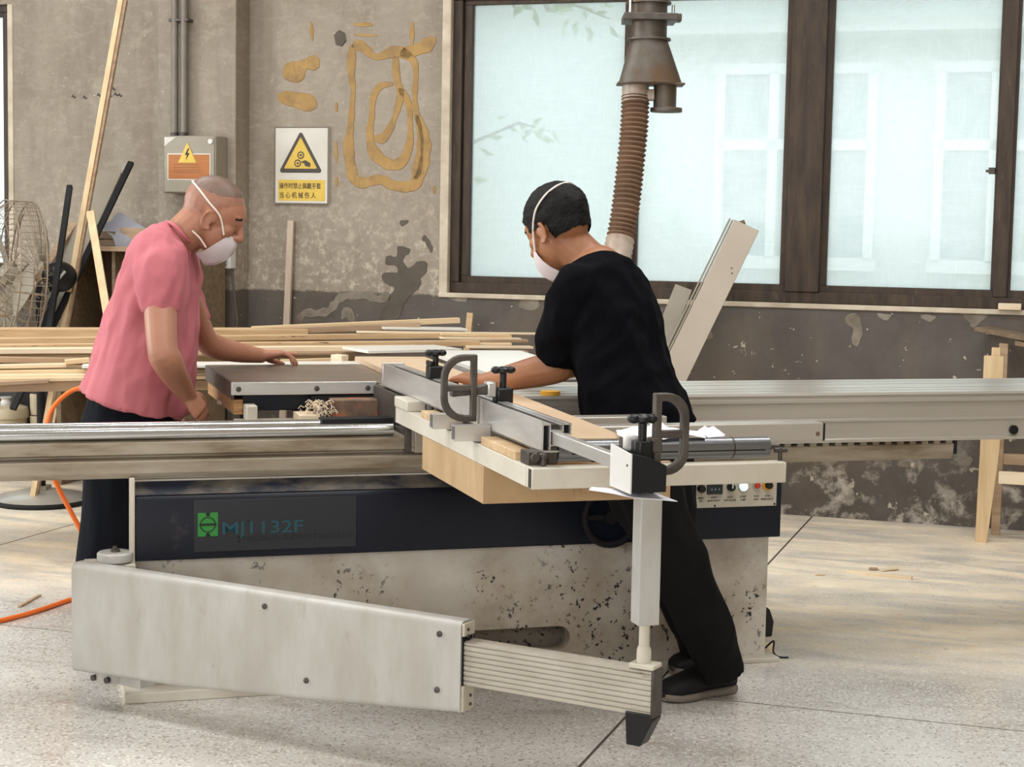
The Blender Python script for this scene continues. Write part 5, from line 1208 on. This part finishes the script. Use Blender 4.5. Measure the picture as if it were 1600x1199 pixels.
def add_eyes(p, ax, root):
    for sg in (-1, 1):
        e = part('eye', MB().ell(p(.075, sg*.031, -.002), (.0105, .0105, .0085), ax), M('eye_white', rgb(150,138,128), None, 4, .25, bump=.005), root)
        part('iris', MB().ell(p(.0845, sg*.032, -.003), (.002, .006, .006), ax), MT['inkdark'], e)
        part('eyebrow', MB().tube([p(.089, sg*.012, .016), p(.090, sg*.028, .020), p(.078, sg*.05, .015)], [.0045, .006, .003], 6), MT['hair'], root)

# ------------------------------------------------------------------ man in pink, bent over the far end of the saw table, facing right
b1 = Vector((-1.267, 5.450, -0.017)); b1.z = 0
body = MB()
hc = Vector((-0.966, 5.450, 1.391)); th = math.radians(24)
hp, hax = head(body, hc, (math.cos(th), 0, -math.sin(th)), (math.sin(th), 0, math.cos(th)), 1.0)
limb(body, [(-1.116, 5.450, 1.277), (-1.070, 5.450, 1.313), (-1.009, 5.450, 1.368)], [.058, .065, .068], 18)
limb(body, [(-1.234, 5.450, 0.754), (-1.198, 5.450, 0.900), (-1.161, 5.450, 1.108), (-1.132, 5.450, 1.236)], [.125, .12, .115, .072], 20)
# near arm hangs by the side, far arm reaches over the table
limb(body, [(-1.105, 5.280, 1.220), (-1.094, 5.230, 1.118), (-1.072, 5.160, 0.974), (-1.058, 5.170, 0.932), (-1.041, 5.250, 0.867), (-1.022, 5.310, 0.817)], [.056, .052, .047, .048, .038, .027], 16)
hand(body, (-1.022, 5.310, 0.817), (-0.985, 5.330, 0.763), (-.25, .45, -.6), (.8, -.3, .2), .55, .98)
limb(body, [(-1.140, 5.610, 1.208), (-1.098, 5.680, 1.100), (-1.048, 5.740, 0.967), (-1.012, 5.780, 0.937), (-0.945, 5.840, 0.916), (-0.880, 5.900, 0.902)], [.062, .05, .042, .042, .035, .026], 16)
hand(body, (-0.880, 5.900, 0.902), (-0.813, 5.930, 0.908), (.0, -.15, -1), (.1, 1, .5), .2, 1.0, curls=[.06, .42, .55, .6])
# legs inside the trousers
limb(body, [(-1.211, 5.350, 0.764), (-1.224, 5.360, 0.433), (-1.255, 5.380, 0.041)], [.10, .07, .045], 14)
limb(body, [(-1.246, 5.550, 0.743), (-1.247, 5.570, 0.397), (-1.269, 5.600, -0.012)], [.10, .07, .045], 14)
man1 = _link('person', remesh(body, .0042, 4), MT['skin1'], 'O', b1, smooth=0)
man1.data.shade_smooth(); meta(man1, 'man in a pink t-shirt and white mask bending over the saw table', 'person')
add_eyes(hp, hax, man1)
hr = hair_cap(hp, hax, 1.0, lambda f, l, u: u > .022 + max(0, f)*.55 and f < .084 or (f < -.03 and u > -.02), 1.006)
part('hair', hr, MT['fade'], man1, label='close-shaved hair at the sides', smooth=0).data.shade_smooth()
hr = hair_cap(hp, hax, 1.0, lambda f, l, u: u > .062 + max(0, f)*.35 and f < .080, 1.012)
part('hair', hr, MT['stubble'], man1, label='dark stubble on the crown', smooth=0).data.shade_smooth()
# t-shirt: body tube + sleeves, one shell
def ring_px(back, front, depth, lat):
    b_, f_ = Vector(back), Vector(front); c = (b_ + f_)/2; u = (f_ - b_); a = u.length/2
    return section(c, u.normalized(), (0, 1, 0), a, lat, 32, 2.25)
sh = MB().loft([ring_px((-1.387, 5.450, 0.822), (-1.057, 5.450, 0.734), 5.45, .225), ring_px((-1.371, 5.450, 0.866), (-1.043, 5.450, 0.803), 5.45, .222), ring_px((-1.352, 5.450, 0.914), (-1.033, 5.450, 0.882), 5.45, .218),
                ring_px((-1.314, 5.450, 1.026), (-1.029, 5.450, 1.003), 5.45, .212), ring_px((-1.266, 5.450, 1.178), (-1.023, 5.450, 1.156), 5.45, .212), ring_px((-1.229, 5.450, 1.267), (-1.025, 5.450, 1.213), 5.45, .205),
                ring_px((-1.194, 5.450, 1.317), (-1.029, 5.450, 1.246), 5.45, .178), ring_px((-1.155, 5.450, 1.351), (-1.031, 5.450, 1.267), 5.45, .125), ring_px((-1.124, 5.450, 1.361), (-1.035, 5.450, 1.283), 5.45, .078)])
limb(sh, [(-1.123, 5.310, 1.247), (-1.104, 5.255, 1.196), (-1.093, 5.235, 1.134), (-1.091, 5.235, 1.084)], [.084, .076, .066, .061], 20, end=False)
limb(sh, [(-1.151, 5.600, 1.242), (-1.123, 5.655, 1.164), (-1.091, 5.690, 1.078), (-1.077, 5.715, 1.023)], [.078, .068, .058, .052], 20, end=False)
f1 = folds(.020, 8, 1.8, 1.0, (.22, 0, 1)); f1b = folds(.008, 15, 7, 2.0, (.4, 0, 1))
part('t_shirt', remesh(sh, .006, 5, lambda v: f1(v) + f1b(v)), MT['pink'], man1, smooth=0).data.shade_smooth()
part('collar', MB().tube([Vector(p) for p in catmull([(-1.122, 5.450, 1.361), (-1.080, 5.375, 1.352), (-1.043, 5.375, 1.312), (-1.035, 5.450, 1.283), (-1.073, 5.525, 1.311), (-1.110, 5.525, 1.352), (-1.122, 5.450, 1.361)], 5)], .006, 8), MT['pink'], man1)
tr_ = MB()
tr_.loft([section((-1.236, 5.450, 0.628), (1,0,0), (0,1,0), .145, .20, 28), section((-1.232, 5.450, 0.722), (1,0,0), (0,1,0), .150, .205, 28), section((-1.219, 5.450, 0.816), (1,0,0), (0,1,0), .14, .195, 28)])
limb(tr_, [(-1.230, 5.350, 0.641), (-1.261, 5.340, 0.435), (-1.292, 5.330, 0.229), (-1.300, 5.330, 0.046)], [.125, .108, .09, .08], 20)
limb(tr_, [(-1.250, 5.550, 0.615), (-1.247, 5.570, 0.397), (-1.269, 5.600, 0.174), (-1.285, 5.620, -0.017)], [.12, .105, .088, .078], 20)
part('trousers', remesh(tr_, .008, 5, folds(.012, 9, 2.4, 5.0)), MT['navytrousers'], man1, smooth=0).data.shade_smooth()
def shoe(root, heel, toe, w=.046, up=.09):
    h, t = Vector(heel), Vector(toe); d = (t - h); L = d.length; d.normalize(); s = Vector((-d.y, d.x, 0))
    mb = MB(); so = MB(); rings = []; sr = []
    for q, ww, hh in ((0, .60, .75), (.08, .84, .95), (.25, .90, 1.0), (.45, .88, .80), (.65, 1.0, .62), (.85, .96, .50), (.96, .7, .40), (1.0, .35, .26)):
        c = h + d*L*q
        rings.append(section(c + Vector((0,0,.022 + up*hh*.5 - .01)), s, (0,0,1), w*ww, up*hh*.5, 20, 2.6))
        sr.append(section(c + Vector((0,0,.0125 + (.004 if q > .9 else 0))), s, (0,0,1), w*ww*1.08, .0125, 20, 4))
    mb.loft(rings); so.loft(sr)
    o = part('shoe', mb, MT['shoe'], root, smooth=60); part('sole', so, MT['sole'], o, smooth=50)
zf = lambda p: Vector((p[0], p[1], 0))
shoe(man1, zf((-1.325, 5.330, -0.001)), zf((-1.087, 5.310, 0.009))); shoe(man1, zf((-1.311, 5.620, -0.051)), zf((-1.061, 5.640, -0.051)))
# mask with straps, pulled down under the nose
mk = part('face_mask', mask_mesh(hp, [(.080,.028,-.040,.104,-.048), (.068,.050,-.056,.110,-.066), (.054,.058,-.078,.108,-.092), (.040,.060,-.100,.096,-.122), (.024,.056,-.122,.070,-.150), (.006,.048,-.138,.040,-.166)]), MT['mask'], man1, smooth=70)
for sg in (-1, 1):
    part('strap', MB().tube(catmull([hp(.064,sg*.055,-.045), hp(.045,sg*.066,-.012), hp(.026,sg*.077,.010), hp(*on_skull(-.015,sg*.0785,.030)), hp(*on_skull(-.06,sg*.062,.052)), hp(*on_skull(-.095,sg*.03,.064)), hp(*on_skull(-.112,0,.067))], 5), .0032, 6), MT['strap'], mk)
    part('strap', MB().tube(catmull([hp(.03,sg*.060,-.105), hp(.0,sg*.068,-.085), hp(-.03,sg*.068,-.075)], 5), .003, 6), MT['strap'], mk)

# ------------------------------------------------------------------ man in black, leaning over the fence, facing left and away
b2 = Vector((0.561, 4.850, 0.011)); b2.z = 0
yw, yh, pt = math.radians(28), math.radians(40), math.radians(26)
F2 = Vector((-math.cos(yh)*math.cos(pt), math.sin(yh)*math.cos(pt), -math.sin(pt)))
Fh = Vector((-math.cos(yw), math.sin(yw), 0)); L2 = Vector((-math.sin(yw), -math.cos(yw), 0))     # L2 = his left, towards the viewer
U2 = Vector((-math.cos(yh)*math.sin(pt), math.sin(yh)*math.sin(pt), math.cos(pt)))
body = MB()
hc2 = Vector((0.122, 4.960, 1.370))
hp2, hax2 = head(body, hc2, F2, U2, 1.0)
limb(body, [(0.236, 4.930, 1.239), (0.195, 4.940, 1.280), (0.149, 4.950, 1.328)], [.075, .066, .064], 18)
limb(body, [(0.383, 4.860, 0.752), (0.343, 4.870, 0.900), (0.284, 4.900, 1.101), (0.240, 4.920, 1.230)], [.115, .11, .115, .09], 20)
limb(body, [(0.172, 4.790, 1.159), (0.154, 4.830, 1.084), (0.148, 4.900, 0.983), (0.119, 4.910, 0.959), (0.011, 4.930, 0.929), (-0.081, 4.950, 0.905)], [.066, .055, .048, .05, .041, .029], 16)
hand(body, (-0.081, 4.950, 0.907), (-0.148, 4.985, 0.920), (-.1, .1, -1), (.3, .95, .1), .62, 1.08)
limb(body, [(0.298, 5.070, 1.189), (0.296, 5.140, 1.108), (0.284, 5.240, 0.992), (0.251, 5.270, 0.965), (0.170, 5.300, 0.929), (0.101, 5.320, 0.898)], [.064, .054, .046, .046, .038, .027], 16)
hand(body, (0.101, 5.320, 0.898), (0.045, 5.360, 0.885), (-.1, .1, -1), (.1, -.95, .1), .3, 1.0)
limb(body, [(0.351, 4.790, 0.742), (0.470, 4.800, 0.409), (0.610, 4.850, 0.117)], [.095, .062, .045], 14)
limb(body, [(0.412, 4.980, 0.729), (0.476, 5.060, 0.357), (0.628, 5.160, 0.062)], [.095, .062, .045], 14)
man2 = _link('person', remesh(body, .0042, 4), MT['skin2'], 'O', b2, smooth=0)
man2.data.shade_smooth(); meta(man2, 'man in a black t-shirt and white mask leaning over the crosscut fence', 'person')
add_eyes(hp2, hax2, man2)
hr = hair_cap(hp2, hax2, 1.0, lambda f, l, u: (u > .012 + max(0, f - .045)*1.1 and f < .10) or (f < -.02 and u > -.052 - (f + .02)*.1) or (-.02 <= f < .05 and u > -.004), 1.07, .003)
part('hair', hr, MT['hair'], man2, label='short black hair', smooth=0).data.shade_smooth()
def ring_b(c, a, b, tilt=(0, 0, 0), e=2.3):
    u = (Fh + Vector((0, 0, tilt[0]))).normalized()
    return section(c, u, L2, a, b, 32, e)
sh = MB().loft([ring_b((0.372, 4.860, 0.823), .145, .205, (.06,0,0)), ring_b((0.362, 4.865, 0.863), .140, .20, (.04,0,0)), ring_b((0.335, 4.875, 0.936), .122, .190, (.0,0,0)), ring_b((0.309, 4.885, 1.028), .120, .190, (-.1,0,0)),
                ring_b((0.282, 4.900, 1.116), .122, .198, (-.28,0,0)), ring_b((0.259, 4.915, 1.189), .112, .200, (-.38,0,0)), ring_b((0.247, 4.920, 1.230), .098, .178, (-.46,0,0)), ring_b((0.234, 4.925, 1.255), .080, .120, (-.5,0,0)), ring_b((0.221, 4.930, 1.270), .068, .078, (-.52,0,0))])
limb(sh, [(0.180, 4.790, 1.187), (0.166, 4.810, 1.122), (0.155, 4.845, 1.061), (0.150, 4.880, 1.007)], [.080, .080, .079, .080], 20, end=False)
limb(sh, [(0.298, 5.070, 1.196), (0.299, 5.130, 1.128), (0.292, 5.190, 1.047), (0.288, 5.220, 0.985)], [.072, .070, .066, .064], 20, end=False)
f2 = folds(.020, 7, 3.0, 3.0, (-.5, 0, .9)); f2b = folds(.010, 13, 7, 4.0, (.7, 0, .7))
part('t_shirt', remesh(sh, .006, 5, lambda v: f2(v) + f2b(v)), MT['blackshirt'], man2, smooth=0).data.shade_smooth()
tr_ = MB()
tr_.loft([section((0.386, 4.870, 0.658), Fh, L2, .125, .185, 28), section((0.382, 4.865, 0.752), Fh, L2, .130, .19, 28), section((0.372, 4.860, 0.845), Fh, L2, .125, .185, 28)])
limb(tr_, [(0.351, 4.785, 0.706), (0.414, 4.790, 0.559), (0.481, 4.795, 0.410), (0.558, 4.820, 0.256), (0.619, 4.850, 0.117), (0.631, 4.860, 0.076)], [.115, .100, .086, .079, .070, .071], 20, end=False)
limb(tr_, [(0.418, 4.970, 0.692), (0.459, 5.000, 0.524), (0.491, 5.050, 0.360), (0.567, 5.100, 0.192), (0.629, 5.160, 0.046)], [.11, .096, .084, .076, .070], 20, end=False)
part('trousers', remesh(tr_, .007, 3, folds(.024, 8, 4, 8.0, (.3, 0, -1))), MT['trousers'], man2, smooth=0).data.shade_smooth()
hl, to = Vector((0.670, 4.940, 0.009)), Vector((0.451, 4.800, 0.006))
shoe(man2, zf(hl), zf(to), .05, .10)
shoe(man2, zf((0.702, 5.220, -0.017)), zf((0.509, 5.100, 0.019)), .048, .095)
mk = part('face_mask', mask_mesh(hp2, [(.080,.026,-.030,.108,-.036), (.068,.048,-.046,.118,-.058), (.056,.060,-.068,.120,-.086), (.042,.064,-.094,.108,-.114), (.024,.060,-.122,.082,-.142), (.006,.048,-.144,.048,-.162)]), MT['mask'], man2, smooth=70)
part('mask_mark', MB().box(-.003,.003,-.001,.001,-.007,.007), MT['dsteel'], mk).matrix_local = Matrix.Translation(hp2(.080,.056,-.085) - b2)
for sg in (-1, 1):
    part('strap', MB().tube(catmull([hp2(.062,sg*.059,-.055), hp2(.042,sg*.068,-.015), hp2(.020,sg*.079,.014), hp2(*on_skull(-.012,sg*.08,.046,.010)), hp2(*on_skull(-.05,sg*.07,.074,.010)), hp2(*on_skull(-.08,sg*.04,.09,.010)), hp2(*on_skull(-.09,0,.094,.010))], 5), .0032, 6), MT['strap'], mk)

# ------------------------------------------------------------------ light paths (quality only)
scene.cycles.max_bounces = 7
scene.cycles.diffuse_bounces = 4
scene.cycles.glossy_bounces = 3
scene.cycles.transmission_bounces = 4
scene.cycles.transparent_max_bounces = 8
scene.cycles.caustics_reflective = False
scene.cycles.caustics_refractive = False
